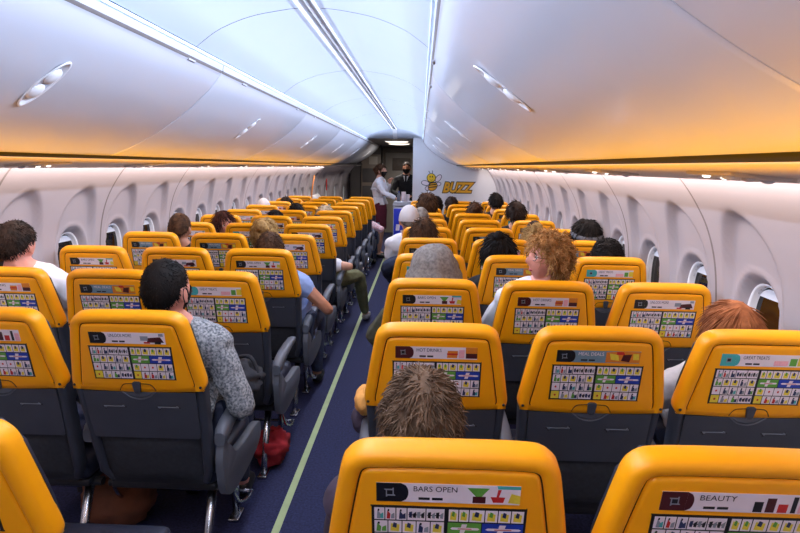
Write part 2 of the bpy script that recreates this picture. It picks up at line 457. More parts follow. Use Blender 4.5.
# ------------------------------------------------------------------ overhead bins
BP = [(0.470, 2.06), (0.474, 2.034), (0.482, 2.024), (0.486, 2.021), (0.525, 1.968), (0.590, 1.905), (0.669, 1.840), (0.780, 1.765), (0.900, 1.700), (0.985, 1.662), (1.030, 1.648), (1.045, 1.655), (1.040, 1.70)]
bp_c = [BP[0], BP[1], BP[2]] + catmull(BP[3:], 5)
ords = ['nearest the camera', 'second from the camera', 'third from the camera', 'fourth from the camera', 'fifth from the camera', 'sixth from the camera', 'seventh from the camera']
def bin_handle_mesh(side):
    e1 = Vector((0.19 * side, 0, -0.14)).normalized()       # down along the door
    nrm = Vector((-0.62 * side, 0, -0.78)); nrm = (nrm - e1 * nrm.dot(e1)).normalized()
    e2 = Vector((0, 1, 0))
    o = Vector((CX + side * 0.669, 0, 1.840))
    def P(u, v, n): return o + e1 * u + e2 * v + nrm * n
    bz = MB(); N = 36
    ov = oval(0.105, 0.036, N, 2.0)
    rings = [(1.0, 0.0), (1.0, 0.003), (0.95, 0.004), (0.9, 0.002), (0.86, -0.002)]
    vs = [P(u * k, v * k if k == 1.0 else v * (k - (1 - k) * 0.8), n) for k, n in rings for u, v in ov]
    fs = [(j * N + i, j * N + (i + 1) % N, (j + 1) * N + (i + 1) % N, (j + 1) * N + i) for j in range(len(rings) - 1) for i in range(N)]
    fs.append(tuple(range((len(rings) - 1) * N, len(rings) * N)))
    bz.add(vs, fs)
    pd = MB()
    for u0, s_ in ((-0.035, 1), (0.035, -1)):
        vs = []; M = 20
        for j in range(7):
            t_ = pi / 2 * j / 6
            for i in range(M):
                a = 2 * pi * i / M
                vs.append(P(u0 + 0.032 * cos(a) * sin(t_), 0.026 * sin(a) * sin(t_), -0.001 + 0.012 * cos(t_)))
        fs = [(j * M + i, (j + 1) * M + i, (j + 1) * M + (i + 1) % M, j * M + (i + 1) % M) for j in range(6) for i in range(M)]
        pd.add(vs, fs)
    return bz, pd
for side, nm, yend in ((-1, 'left', 13.0), (1, 'right', 10.19)):
    k = 0
    y = 0.715 - 2.03 * 2 + 0.9
    edges = [Y0, -1.315, 0.715, 2.745, 4.775, 6.805, 8.835, 10.865, 12.895, 14.9]
    base = None
    for a, c in zip(edges[:-1], edges[1:]):
        if a >= yend - 0.2: break
        c2 = min(c, yend)
        L = c2 - a - 0.006
        t = empty('overhead_bin', (0, a + 0.003, 0))
        tag(t, 'closed white overhead luggage bin on the %s side, %s' % (nm, ords[k] if k < 7 else 'farthest from the camera, shortest'), 'luggage bin', 'overhead luggage bins'); k += 1
        fm = []
        for i in range(len(bp_c) - 1): fm.append(1 if i == 1 else 0)
        ys = [0, 0.004, 0.01, L - 0.01, L - 0.004, L]
        def fl(D, z, y, L=L):
            e = 0.004 if (y < 0.002 or y > L - 0.002) else (0.001 if (y < 0.006 or y > L - 0.006) else 0)
            return D + e * 0.5, z + e
        door = loft('bin_door', bp_c, ys, side, [BINPL, SEAM], t, fm=fm, yfun=fl)
        # end caps
        cap = MB()
        ring = [(CX + side * D, z) for D, z in bp_c[2:]] + [(CX + side * 0.99, 2.02), (CX + side * 0.50, 2.06)]
        for yy in (0.012, L - 0.004):
            cap = MB(); cap.poly([(x, yy, z) for x, z in ring])
            cap.build('bin_end', BINPL, t, smooth=False)
        hy = a + 1.015 if c2 == c else (a + c2) / 2
        if c - a > 1.5 and c2 == c:
            hb, hp = bin_handle_mesh(side)
            h = hb.build('handle', WHITEPL, t, loc=(0, 1.012, 0))
            hp.build('paddle', CHANNEL if False else WHITEPL, h)
            for q in (0.35, L - 0.35):
                lt = MB(); lt.box((CX + side * 0.484, q, 2.022), (0.012, 0.07, 0.008), 0, 0.002)
                lt.build('hinge_catch', CHANNEL, t)

# service units (reading lamps and air nozzles) on the service panel, one set per row
b = MB(); b.box((0, 0, 0), (0.16, 0.24, 0.012), 0, 0.004); base_t = auto_smooth(b.build('unit_plate', PSUPL)); plate_me = base_t.data; bpy.data.objects.remove(base_t)
b = MB(); b.ball((0, 0, 0), (0.016, 0.016, 0.008), nu=14, nv=6)
q = b.build('air_nozzle', WHITEPL); noz_me = q.data; bpy.data.objects.remove(q)
b = MB(); b.ball((0, 0, 0), (0.011, 0.011, 0.006), nu=12, nv=6)
q = b.build('reading_lamp', SPOT); rl_me = q.data; bpy.data.objects.remove(q)
rowword = ['first', 'second', 'third', 'fourth', 'fifth', 'sixth', 'seventh', 'eighth', 'ninth', 'tenth', 'eleventh', 'twelfth', 'thirteenth']
for side, nm in ((-1, 'left'), (1, 'right')):
    for k in range(9):
        yy = 1.55 + 1.02 * k
        t = empty('service_unit', (CX + side * 1.26, yy, 1.6035)); t.rotation_euler = (0, side * 0.1, 0)
        tag(t, 'reading lamp and air nozzle unit under the %s bins, %s from the camera' % (nm, rowword[k]), 'reading light', 'overhead service units')
        link('unit_plate', plate_me, t); 
        for u in (-0.05, 0, 0.05): link('air_nozzle', noz_me, t, (u, -0.05, -0.007))
        for u in (-0.05, 0.0): link('reading_lamp', rl_me, t, (u, 0.06, -0.006))

# ------------------------------------------------------------------ seat
T = radians(12.5)
DN = Vector((0, sin(T), -cos(T))); NR = Vector((0, -cos(T), -sin(T))); TOP = Vector((0, 0.0, 1.108))
def BK(u, s, n): return TOP + Vector((u * 1.045, 0, 0)) + DN * s + NR * n

def outline(pts, n=5): return catmull(pts, n)
half = [(0.0, 0.0), (0.07, 0.0), (0.135, 0.002), (0.163, 0.008), (0.183, 0.024), (0.194, 0.048), (0.204, 0.10), (0.214, 0.16), (0.224, 0.225), (0.230, 0.262), (0.231, 0.285), (0.226, 0.300)]
hs = catmull(half, 4)
OUT = [(-u, s) for u, s in hs[::-1]] + hs[1:]
def inset(poly, d, send=None):
    out = []
    for i, (u, s) in enumerate(poly):
        a = poly[max(i - 1, 0)]; c = poly[min(i + 1, len(poly) - 1)]
        tu, ts = c[0] - a[0], c[1] - a[1]; l = math.hypot(tu, ts)
        nu, ns = -ts / l, tu / l       # inward for left->top->right order
        out.append((u + nu * d, s + ns * d))
    # side ends stay on the lower edge
    for idx in (0, -1): out[idx] = (out[idx][0], poly[idx][1])
    return out
OUT_R = OUT
def shell_mesh():
    mb = MB(); N = len(OUT)
    rings = [(0.014, -0.056), (0.004, -0.050), (0.0, -0.040), (0.0, -0.016), (0.003, -0.006), (0.010, 0.001), (0.018, 0.003), (0.028, 0.002), (0.0325, -0.001), (0.0345, -0.006), (0.0375, -0.006), (0.0395, -0.001), (0.046, 0.001)]
    R = [[BK(u, s, n) for u, s in inset(OUT, d)] for d, n in rings]
    vs = [p for r in R for p in r]; fs = []; ms = []
    for j in range(len(R) - 1):
        for i in range(N - 1):
            fs.append((j * N + i, (j + 1) * N + i, (j + 1) * N + i + 1, j * N + i + 1)); ms.append(1 if j in (9,) else 0)
    mb.v = vs; mb.f = fs; mb.m = ms
    # panel
    last = (len(R) - 1) * N
    for i in range(N // 2):
        a, c = last + i, last + i + 1; d, e = last + N - 1 - i, last + N - 2 - i
        if i == N // 2 - 1 and c == e: mb.f.append((a, d, c)); mb.m.append(0)
        else: mb.f.append((a, d, e, c)); mb.m.append(0)
    # lower lip
    pl = inset(OUT, 0.0)
    bl = []
    M = 12
    for k in range(M + 1):
        u = -0.226 + 0.452 * k / M; s = 0.300 + 0.008 * (1 - (2 * k / M - 1) ** 2)
        n_ = 0.003 if 1 < k < M - 1 else -0.002
        bl.append((u, s, n_))
    o = len(mb.v)
    for (u, s, n_) in bl: mb.v += [BK(u * 0.995, s - 0.02, 0.0012), BK(u, s, 0.001), BK(u, s + 0.003, -0.004), BK(u, s + 0.003, -0.05)]
    for k in range(M):
        for q in range(3): mb.f.append((o + k * 4 + q, o + (k + 1) * 4 + q, o + (k + 1) * 4 + q + 1, o + k * 4 + q + 1)); mb.m.append(0)
    return mb

def prism(mb, pts, n0, n1, m=0, mside=None):
    """flat polygon (u,s) raised from depth n0 to n1"""
    a = [BK(u, s, n1) for u, s in pts]; c = [BK(u, s, n0) for u, s in pts]; N = len(pts)
    mb.add(a + c, [tuple(range(N))] + [(i, i + N, (i + 1) % N + N, (i + 1) % N) for i in range(N)], m if mside is None else m)
def rect(u0, s0, u1, s1, r=0.0, k=4):
    if r <= 0: return [(u0, s0), (u0, s1), (u1, s1), (u1, s0)]
    out = []
    for cu, cs, a0 in ((u0 + r, s0 + r, pi), (u0 + r, s1 - r, pi / 2), (u1 - r, s1 - r, 0), (u1 - r, s0 + r, -pi / 2)):
        for i in range(k + 1):
            a = a0 - pi / 2 * i / k
            out.append((cu + r * cos(a), cs + r * sin(a)))
    return out
def flatp(mb, pts, n, m):
    mb.poly([BK(u, s, n) for u, s in pts], m)

CM = [PBLACK, WHITE, P_DBL, P_YEL, P_GREEN, P_BLUE, P_RED, P_GREY, P_TEAL]
def card_mesh():
    rnd = random.Random(5); mb = MB()
    U0, U1, S0, S1 = -0.141, 0.141, 0.119, 0.256
    prism(mb, rect(U0, S0, U1, S1, 0.002, 2), 0.0, 0.0030, 0)
    n1, n2, n3 = 0.0034, 0.0037, 0.0040
    rows = 4; gap = 0.0030; rh = (S1 - S0 - 0.012 - gap * 3) / rows
    def picto(u0, s0, u1, s1, kind):
        w, h = u1 - u0, s1 - s0
        def R(a, c_, d, e, m): flatp(mb, rect(u0 + a * w, s0 + c_ * h, u0 + d * w, s0 + e * h), n2, m)
        def Q(pts, m, n=n3): flatp(mb, [(u0 + a * w, s0 + c_ * h) for a, c_ in pts], n, m)
        if kind == 'fig':
            x = rnd.uniform(0.2, 0.4)
            Q([(x, .2), (x - .08, .9), (x + .25, .92), (x + .3, .5)], rnd.choice([2, 2, 7, 6, 4]))
            Q([(x + .05, .08), (x, .26), (x + .17, .3), (x + .2, .12)], 0)
            Q([(.6, .55), (.55, .9), (.92, .9), (.9, .4)], rnd.choice([2, 7, 3, 4, 8]), n2)
        elif kind == 'yel':
            Q([(.2, .2), (.15, .85), (.8, .9), (.85, .3)], 3, n2)
            Q([(.4, .1), (.3, .5), (.6, .6), (.65, .2)], rnd.choice([2, 4, 7]))
        elif kind == 'wide':
            for q in range(4):
                a = 0.08 + 0.23 * q
                Q([(a, .3 + .15 * (q % 2)), (a, .75), (a + .16, .8), (a + .18, .25)], rnd.choice([0, 7, 2, 0]))
            Q([(.05, .5), (.05, .58), (.95, .58), (.95, .5)], 0, n2)
        elif kind == 'dot':
            Q([(.45, .35), (.35, .5), (.45, .65), (.6, .6), (.62, .4)], 6)
    hl = (U0 + 0.006, -0.007); hr = (-0.001, U1 - 0.006)
    spec = [
        ([('fig', 1), ('fig', 1), ('fig', 1), ('wide', 1.7), ('wide', 1.7)], [('yel', .8), ('yel', .8), ('yel', 1.2), ('yel', 1), ('yel', 1), ('yel', 1)]),
        ([('fig', 1), ('yel', 1), ('yel', 1), ('fig', 1), ('yel', 1)], None),
        ([('dot', 1), ('fig', 1), ('fig', 1), ('fig', 1), ('fig', 1)], [('yel', 1), ('dot', 1), ('dot', 1), ('yel', 1), ('fig', 1)]),
        ([('ylw', .9), ('fig', 1), ('fig', 1), ('wide', 1.4)], [('ylw', .9), ('fig', 1), ('fig', 1), ('fig', 1), ('fig', 1)])]
    for r in range(4):
        s0 = S0 + 0.006 + r * (rh + gap); s1 = s0 + rh
        for h, (a, c_) in enumerate((hl, hr)):
            if r == 1 and h == 1:
                mid = a + (c_ - a) * 0.45
                for (p, q, m) in ((a, mid - .001, 4), (mid + .001, c_, 5)):
                    flatp(mb, rect(p, s0, q, s1), n1, m)
                    w = q - p; sm = (s0 + s1) / 2
                    flatp(mb, [(p + w * .08, sm), (p + w * .14, sm + .003), (q - w * .1, sm + .003), (q - w * .04, sm), (q - w * .1, sm - .003), (p + w * .14, sm - .003)], n2, 1)
                    flatp(mb, [(p + w * .42, s0 + .003), (p + w * .36, s1 - .003), (p + w * .5, s1 - .003), (p + w * .58, s0 + .003)], n2, 1)
                    flatp(mb, [(p + w * .3, sm - .001), (p + w * .3, sm + .001), (p + w * .72, sm + .001), (p + w * .72, sm - .001)], n3, 6)
                continue
            cells = spec[r][h]; tot = sum(x for _, x in cells); u = a
            for kd, wt in cells:
                w = (c_ - a) * wt / tot; p, q = u + 0.0009, u + w - 0.0009
                flatp(mb, rect(p, s0, q, s1), n1, 3 if kd == 'ylw' else 1)
                if kd == 'ylw': picto(p, s0, q, s1, 'dot')
                else: picto(p, s0, q, s1, kd)
                u += w
    return mb

def text_mesh(txt, size, shear=0.0, off=0.0, ext=0.0, ext_off=0.0):
    cu = bpy.data.curves.new('txt', 'FONT'); cu.body = txt; cu.size = size; cu.shear = shear; cu.offset = ext_off
    cu.extrude = ext; cu.resolution_u = 3
    o = bpy.data.objects.new('txt', cu); SC.collection.objects.link(o)
    dg = bpy.context.evaluated_depsgraph_get(); dg.update()
    me = bpy.data.meshes.new_from_object(o.evaluated_get(dg))
    vs = [v.co.copy() for v in me.vertices]; fs = [tuple(p.vertices) for p in me.polygons]
    bpy.data.objects.remove(o); bpy.data.curves.remove(cu); bpy.data.meshes.remove(me)
    return vs, fs
emblem()
AM = [PBLACK, WHITE, P_MAR, P_TEAL, P_GREY, P_ORG, P_RED, P_GREEN, P_YEL, P_STEEL, P_PINK]
ADS = {
    'bars': (0, 1, 'BARS OPEN', 0, 'cocktail'),
    'hot': (2, 1, 'HOT DRINKS', 0, 'burger'),
    'food': (0, 9, 'MEAL DEALS', 1, 'food'),
    'truck': (0, 1, 'UNLOCK MORE', 0, 'truck'),
    'treat': (3, 1, 'GREAT TREATS', 0, 'treat'),
    'beauty': (2, 1, "BEAUTY", 0, 'perfume'),
}
def ad_mesh(kind):
    sq, bg, txt, tc, art = ADS[kind]; mb = MB()
    U0, U1, S0, S1 = -0.130, 0.124, 0.066, 0.110
    n1, n2, n3 = 0.0026, 0.0029, 0.0032
    prism(mb, rect(U0, S0, U1, S1, 0.001, 2), 0.0, 0.0022, 1)
    flatp(mb, rect(U0, S0, U1, S1), n1, bg)
    flatp(mb, rect(U0, S0, U0 + .044, S1), n2, sq)
    cu, cs = U0 + .044, (S0 + S1) / 2
    flatp(mb, [(cu, S0)] + [(cu + .013 * math.sqrt(max(0, 1 - (k / 4 - 1) ** 2)), S0 + (S1 - S0) * k / 8) for k in range(9)], n2 + .0001, sq)
    flatp(mb, rect(U0 + .014, cs - .011, U0 + .034, cs + .011, .003, 3), n3, 4)
    flatp(mb, rect(U0 + .019, cs - .005, U0 + .029, cs + .005), n3 + .0002, 0)
    vs, fs = text_mesh(txt, 0.0175)
    w = max(v.x for v in vs); sc = min(1.0, 0.078 / w)
    u0 = -0.065
    mb.add([BK(u0 + v.x * sc, cs - 0.004 - v.y, n3) for v in vs], fs, tc)
    flatp(mb, rect(-0.055, S1 - .012, -0.035, S1 - .006), n3, 0); flatp(mb, rect(-0.031, S1 - .012, -0.012, S1 - .006), n3, 0)
    def A(pts, m, n=n2): flatp(mb, [(0.02 + a * .104, S0 + c_ * (S1 - S0)) for a, c_ in pts], n, m)
    if art == 'cocktail':
        A([(.10, .15), (.25, .6), (.35, .6), (.48, .15)], 7); A([(.2, .6), (.2, .95), (.42, .95), (.42, .6)], 2)
        A([(.5, .6), (.55, .9), (.72, .9), (.75, .6)], 6); A([(.62, .2), (.6, .6), (.64, .6), (.68, .2)], 6, n3)
        A([(.6, .0), (.62, .18), (1, .18), (1, 0)], 3); A([(.85, .4), (.8, .9), (1, .95), (1, .5)], 8)
    elif art == 'burger':
        A([(.12, .3), (.1, .9), (.4, .9), (.42, .3)], 5); A([(.1, .5), (.1, .65), (.42, .65), (.42, .5)], 6, n3)
        A([(.45, .2), (.45, .9), (.62, .9), (.62, .2)], 10); A([(.65, 0), (.65, .5), (1, .5), (1, 0)], 5); A([(.66, .5), (.66, .92), (1, .92), (1, .5)], 2)
    elif art == 'food':
        A([(.0, .1), (.0, .95), (1, .95), (1, .05), (.5, 0)], 5); A([(.1, .2), (.15, .7), (.4, .8), (.35, .3)], 8, n3)
        A([(.5, .3), (.45, .8), (.7, .9), (.75, .25)], 2, n3); A([(.78, .2), (.8, .7), (.97, .7), (.95, .2)], 8, n3); A([(.3, .05), (.3, .3), (.55, .3), (.5, .05)], 6, n3)
    elif art == 'truck':
        A([(.2, .3), (.2, .7), (.45, .7), (.45, .3)], 4); A([(.45, .45), (.4, .85), (.95, .85), (.85, .35)], 2); A([(.3, .8), (.3, .95), (.5, .95), (.5, .8)], 6, n3)
        A([(.65, .75), (.65, .98), (.85, .98), (.85, .75)], 0, n3); A([(.8, .05), (.8, .3), (.95, .3), (.95, .05)], 4, n3)
    elif art == 'treat':
        A([(.1, .5), (.1, .9), (.5, .9), (.5, .5)], 10); A([(.55, .3), (.55, .9), (.75, .9), (.75, .3)], 7); A([(.78, .2), (.78, .9), (1, .9), (1, .2)], 8)
    else:
        A([(.1, .4), (.1, .95), (.25, .95), (.25, .4)], 0); A([(.3, .2), (.3, .95), (.45, .95), (.45, .2)], 2); A([(.5, .5), (.5, .95), (.66, .95), (.66, .5)], 6)
        A([(.72, .1), (.72, .95), (.8, .95), (.8, .1)], 0); A([(.84, .3), (.84, .95), (.98, .95), (.98, .3)], 10)
    return mb

def grab(o): me = o.data; bpy.data.objects.remove(o); return me
SM = {}
SLOTM = mat('tray_grip', (112, 118, 130), rough=0.45, var=0.04)
SM['headrest_shell'] = grab(auto_smooth(shell_mesh().build('headrest_shell', [YELLOW, GROOVE]), 60))
SM['safety_card'] = grab(card_mesh().build('safety_card', CM, smooth=False))
for k_ in ADS: SM['ad_' + k_] = grab(ad_mesh(k_).build('advert_strip', AM, smooth=False))
# latch
b = MB()
prism(b, [(-.014, .268), (-.011, .302), (-.006, .310), (.006, .310), (.011, .302), (.014, .268), (.008, .264), (-.008, .264)], 0.0, 0.009)
SM['tray_latch'] = grab(auto_smooth(b.build('tray_latch', GREY)))
b = MB()
pts = [(-.062, .302), (-.056, .288), (-.046, .277), (-.03, .274), (0, .273), (.03, .274), (.046, .277), (.056, .288), (.062, .302)]
b.tube([BK(u, s, 0.0012) for u, s in catmull(pts, 3)], 0.0016, 6)
SM['latch_recess'] = grab(b.build('latch_recess', GROOVE))
# tray table
b = MB()
tt = [(-.196, .308)] + [(-.06, .310), (-.05, .314), (-.03, .330), (0, .338), (.03, .330), (.05, .314), (.06, .310)] + [(.196, .308), (.194, .45), (.190, .506), (.184, .512), (-.184, .512), (-.190, .506), (-.194, .45)]
prism(b, tt, -0.018, -0.001, 0)
dip = [(-.052, .309), (-.045, .316), (-.028, .328), (0, .334), (.028, .328), (.045, .316), (.052, .309)]
prism(b, dip, -0.018, -0.003, 1)
b.tube([BK(u, s, 0.0) for u, s in catmull([(-.058, .309), (-.05, .316), (-.03, .332), (0, .340), (.03, .332), (.05, .316), (.058, .309)], 3)], 0.0022, 6, 1)
for sg in (-1, 1):
    prism(b, rect(sg * .095 - .043, .362, sg * .095 + .043, .385, .008), -0.01, 0.0004, 2)
    prism(b, rect(sg * .095 - .037, .3655, sg * .095 + .037, .3785, .005), -0.01, 0.0030, 3)
SM['tray_table'] = grab(auto_smooth(b.build('tray_table', [GREY, GREY_LT, DARKPL, SLOTM])))
# grey back shell with side frames
b = MB(); hw = lambda s: 0.2265 - 0.020 * (s - .30) / .44
for sg in (-1, 1):
    ss = [0.298, 0.33, 0.40, 0.50, 0.60, 0.68, 0.72, 0.745]; secs = []
    prof = [(0.0, -0.055), (0.0, -0.018), (0.004, -0.007), (0.012, -0.003), (0.024, -0.004), (0.030, -0.012), (0.031, -0.022)]
    for s in ss:
        sh = 0.02 * sstep(0.68, 0.745, s)
        secs.append([BK(sg * (hw(s) - d - sh), s, n - sh) for d, n in prof])
    vs = [p for q in secs for p in q]; n = len(prof)
    fs = [(j * n + i, j * n + i + 1, (j + 1) * n + i + 1, (j + 1) * n + i) for j in range(len(ss) - 1) for i in range(n - 1)]
    if sg < 0: fs = [f[::-1] for f in fs]
    b.add(vs, fs)
prism(b, [(-.198, .298), (.198, .298), (.178, .745), (-.178, .745)][::-1], -0.055, -0.021, 1)
SM['back_shell'] = grab(auto_smooth(b.build('back_shell', [FRAME_GREY, DARKPL]), 50))
b = MB()
vs = []; NU, NS = 12, 10
for j in range(NS + 1):
    s = .520 + .205 * j / NS
    for i in range(NU + 1):
        u = (-1 + 2 * i / NU) * (hw(s) - .036)
        e = (1 - (2 * i / NU - 1) ** 4) * (1 - (2 * j / NS - 1) ** 6)
        vs.append(BK(u, s, -0.022 + 0.016 * e + 0.002 * noise.noise(Vector((u * 14, s * 20, 0)))))
b.add(vs, [(j * (NU + 1) + i, j * (NU + 1) + i + 1, (j + 1) * (NU + 1) + i + 1, (j + 1) * (NU + 1) + i) for j in range(NS) for i in range(NU)])
SM['rear_pocket'] = grab(b.build('rear_pocket', FABRIC))
# screws at the lower corners of the yellow shell
for sg, q in ((-1, 'l'), (1, 'r')):
    b = MB(); b.tube([BK(sg * .218, .283, .001), BK(sg * .218, .283, .004)], 0.005, 10)
    SM['screw_' + q] = grab(b.build('screw', DARKPL))
# front cushion
b = MB()
vs = []; NU, NS = 10, 14
for sidef in (0, 1):
    for j in range(NS + 1):
        s = 0.012 + 0.70 * j / NS
        wd = 0.19 + 0.032 * sstep(0, .25, s) - 0.012 * sstep(.3, .7, s)
        if j == 0: wd -= 0.03
        for i in range(NU + 1):
            f = -1 + 2 * i / NU
            e = (1 - abs(f) ** 4) * (1 - abs(2 * j / NS - 1) ** 8)
            d = -0.048 if sidef == 0 else -0.055 - 0.05 * e - 0.012 * sstep(.5, .62, s) * e
            vs.append(BK(wd * f, s, d))
M_ = (NU + 1) * (NS + 1); fs = []
for j in range(NS):
    for i in range(NU):
        q = (j * (NU + 1) + i, j * (NU + 1) + i + 1, (j + 1) * (NU + 1) + i + 1, (j + 1) * (NU + 1) + i)
        fs += [q, tuple(M_ + k for k in q[::-1])]
border = [i for i in range(NU + 1)] + [j * (NU + 1) + NU for j in range(1, NS + 1)] + [NS * (NU + 1) + i for i in range(NU - 1, -1, -1)] + [j * (NU + 1) for j in range(NS - 1, 0, -1)]
for k in range(len(border)):
    a, c = border[k], border[(k + 1) % len(border)]; fs.append((a, c, c + M_, a + M_))
b.add(vs, fs); SM['backrest_cushion'] = grab(auto_smooth(b.build('backrest_cushion', LEATHER), 60))
b = MB(); b.box((0, 0.43, 0.415), (0.44, 0.47, 0.09), 0, 0.03); b.box((0, 0.63, 0.435), (0.43, 0.10, 0.06), 0, 0.028)
SM['seat_cushion'] = grab(b.build('seat_cushion', LEATHER))
b = MB(); b.box((0, 0.42, 0.355), (0.42, 0.42, 0.03), 0, 0.008); b.tube([(-.24, .26, .34), (.24, .26, .34)], 0.018, 10); b.tube([(-.24, .56, .34), (.24, .56, .34)], 0.018, 10)
SM['seat_pan'] = grab(auto_smooth(b.build('seat_pan', DARKPL)))
def arm(u):
    b = MB(); R = []
    path = [(0.165, 0.600, 0.052, 0.020), (0.185, 0.618, 0.066, 0.024), (0.235, 0.632, 0.066, 0.026), (0.31, 0.642, 0.046, 0.026), (0.42, 0.648, 0.034, 0.025), (0.52, 0.648, 0.030, 0.023), (0.555, 0.643, 0.020, 0.018)]
    N = 14; vs = []
    for y, z, hh, ww in path:
        for (a, c) in oval(ww, hh * 0.5, N, 3.2): vs.append((u + a, y, z - hh * 0.35 + c))
    fs = [(j * N + i, j * N + (i + 1) % N, (j + 1) * N + (i + 1) % N, (j + 1) * N + i) for j in range(len(path) - 1) for i in range(N)]
    fs += [tuple(range(N)), tuple(range((len(path) - 1) * N, len(path) * N))]
    b.add(vs, fs); return b
SM['arm_r'] = grab(auto_smooth(arm(0.25).build('armrest', GREY_LT), 50)); SM['arm_l'] = grab(auto_smooth(arm(-0.25).build('armrest', GREY_LT), 50))
def legs(u):
    b = MB()
    b.tube([(u, .30, .345), (u, .20, .12), (u, .16, .012)], [0.020, .017, .017], 10); b.box((u, .17, .010), (.05, .10, .02), 0, .006)
    c_ = MB(); c_.tube([(u, .54, .345), (u, .56, .15), (u, .56, .012)], [0.020, .017, .017], 10); c_.box((u, .56, .010), (.05, .10, .02), 0, .006)
    return b, c_
for nm_, u in (('r', .17), ('l', -.17)):
    a, c_ = legs(u)
    SM['leg_rear_' + nm_] = grab(a.build('leg', CHROME)); SM['leg_front_' + nm_] = grab(c_.build('leg', CHROME))
def bar(sg):
    b = MB()
    P = [(sg * -.24, .60, .11), (sg * .19, .60, .11), (sg * .225, .595, .112), (sg * .238, .56, .118), (sg * .240, .50, .13), (sg * .240, .40, .18), (sg * .240, .34, .26), (sg * .240, .33, .34)]
    b.tube(catmull(P, 4), 0.0085, 8); b.tube([(0, .60, .11), (0, .50, .33)], 0.007, 8); return b
SM['bar_r'] = grab(bar(1).build('baggage_bar', CHROME)); SM['bar_l'] = grab(bar(-1).build('baggage_bar', CHROME))
def side_panel(sg):
    b = MB()
    prof = catmull([(.16, .50), (.18, .37), (.25, .31), (.42, .30), (.60, .32), (.675, .36), (.675, .42), (.60, .445), (.42, .45), (.30, .47), (.24, .53), (.19, .56), (.16, .50)], 4)[:-1]
    N = len(prof); u0, u1 = sg * .232, sg * .262
    vs = [(u0, y, z) for y, z in prof] + [(u1 * .995, y, z) for y, z in prof] + [(u1 + sg * .004, .41 + (y - .41) * .93, .41 + (z - .41) * .88) for y, z in prof]
    fs = [(j * N + i, j * N + (i + 1) % N, (j + 1) * N + (i + 1) % N, (j + 1) * N + i) for j in range(2) for i in range(N)]
    fs += [tuple(range(N)), tuple(range(2 * N, 3 * N))]
    b.add(vs, fs); return b
SM['side_r'] = grab(auto_smooth(side_panel(1).build('side_panel', GREY_LT), 50)); SM['side_l'] = grab(auto_smooth(side_panel(-1).build('side_panel', GREY_LT), 50))

YR = lambda k: 1.03 + .762 * k - (0.06 if k == 0 else 0)
YL = lambda k: 1.11 + .762 * k - (0.10 if k == 0 else 0)
def SX(blk, k, c):
    if blk == 'L': return -0.965 - .51 * c - (0.03 if k < 2 else 0)
    return 0.065 + .52 * c
adtext = {'bars': 'a drinks bar advert', 'hot': 'a hot drinks advert', 'food': 'a food advert', 'truck': 'a white advert with dark art', 'treat': 'a teal-cornered advert', 'beauty': 'a beauty advert'}
adcyc = ['food', 'truck', 'bars', 'truck', 'hot', 'food', 'beauty', 'bars', 'truck', 'treat', 'food']
special = {('R', 0, 0): 'bars', ('R', 0, 1): 'beauty', ('R', 1, 0): 'hot', ('R', 1, 1): 'food', ('R', 1, 2): 'treat', ('R', 2, 0): 'bars', ('R', 2, 1): 'hot', ('R', 2, 2): 'truck',
           ('R', 3, 1): 'food', ('R', 3, 2): 'treat', ('R', 5, 1): 'food', ('R', 6, 1): 'hot',
           ('L', 1, 0): 'truck', ('L', 1, 1): 'beauty', ('L', 2, 0): 'treat', ('L', 2, 1): 'food', ('L', 2, 2): 'hot', ('L', 3, 0): 'bars', ('L', 3, 1): 'truck', ('L', 3, 2): 'bars',
           ('L', 4, 1): 'food', ('L', 4, 0): 'truck', ('L', 5, 0): 'truck'}
colname = ['aisle', 'middle', 'window']
rnd0 = random.Random(3)
for blk, nrow in (('L', 12), ('R', 11)):
    for k in range(nrow):
        for c in range(3):
            if blk == 'L' and ((k == 0 and c > 0) or (k == 1 and c == 2)): continue
            if blk == 'R' and k == 0 and c == 2: continue
            x = SX(blk, k, c)
            y = YL(k) if blk == 'L' else YR(k)
            t = empty('airplane_seat', (x, y, 0))
            tag(t, 'yellow-backed grey %s seat in the %s row from the camera, %s of the aisle' % (colname[c], rowword[k], 'left' if blk == 'L' else 'right'), 'seat', 'passenger seats')
            sa = 1 if blk == 'L' else -1
            ad = special.get((blk, k, c)) or adcyc[(k * 3 + c * 5) % len(adcyc)]
            hs_ = link('headrest_shell', SM['headrest_shell'], t)
            link('screw', SM['screw_l'], hs_); link('screw', SM['screw_r'], hs_); link('latch_recess', SM['latch_recess'], hs_)
            link('advert_strip', SM['ad_' + ad], t); link('safety_card', SM['safety_card'], t)
            bs = link('back_shell', SM['back_shell'], t)
            tr = link('tray_table', SM['tray_table'], t); link('tray_latch', SM['tray_latch'], tr)
            link('rear_pocket', SM['rear_pocket'], t)
            link('backrest_cushion', SM['backrest_cushion'], t); link('seat_cushion', SM['seat_cushion'], t); link('seat_pan', SM['seat_pan'], t)
            if not (blk == 'L' and k == 0): link('armrest', SM['arm_r' if sa > 0 else 'arm_l'], t)
            if c == 2: link('armrest', SM['arm_l' if sa > 0 else 'arm_r'], t)
            sfx = 'r' if sa > 0 else 'l'
            link('leg', SM['leg_rear_' + sfx], t); link('leg', SM['leg_front_' + sfx], t)
            link('baggage_bar', SM['bar_' + sfx], t)
            if c == 0 and not (blk == 'L' and k == 0): link('side_panel', SM['side_' + sfx], t)

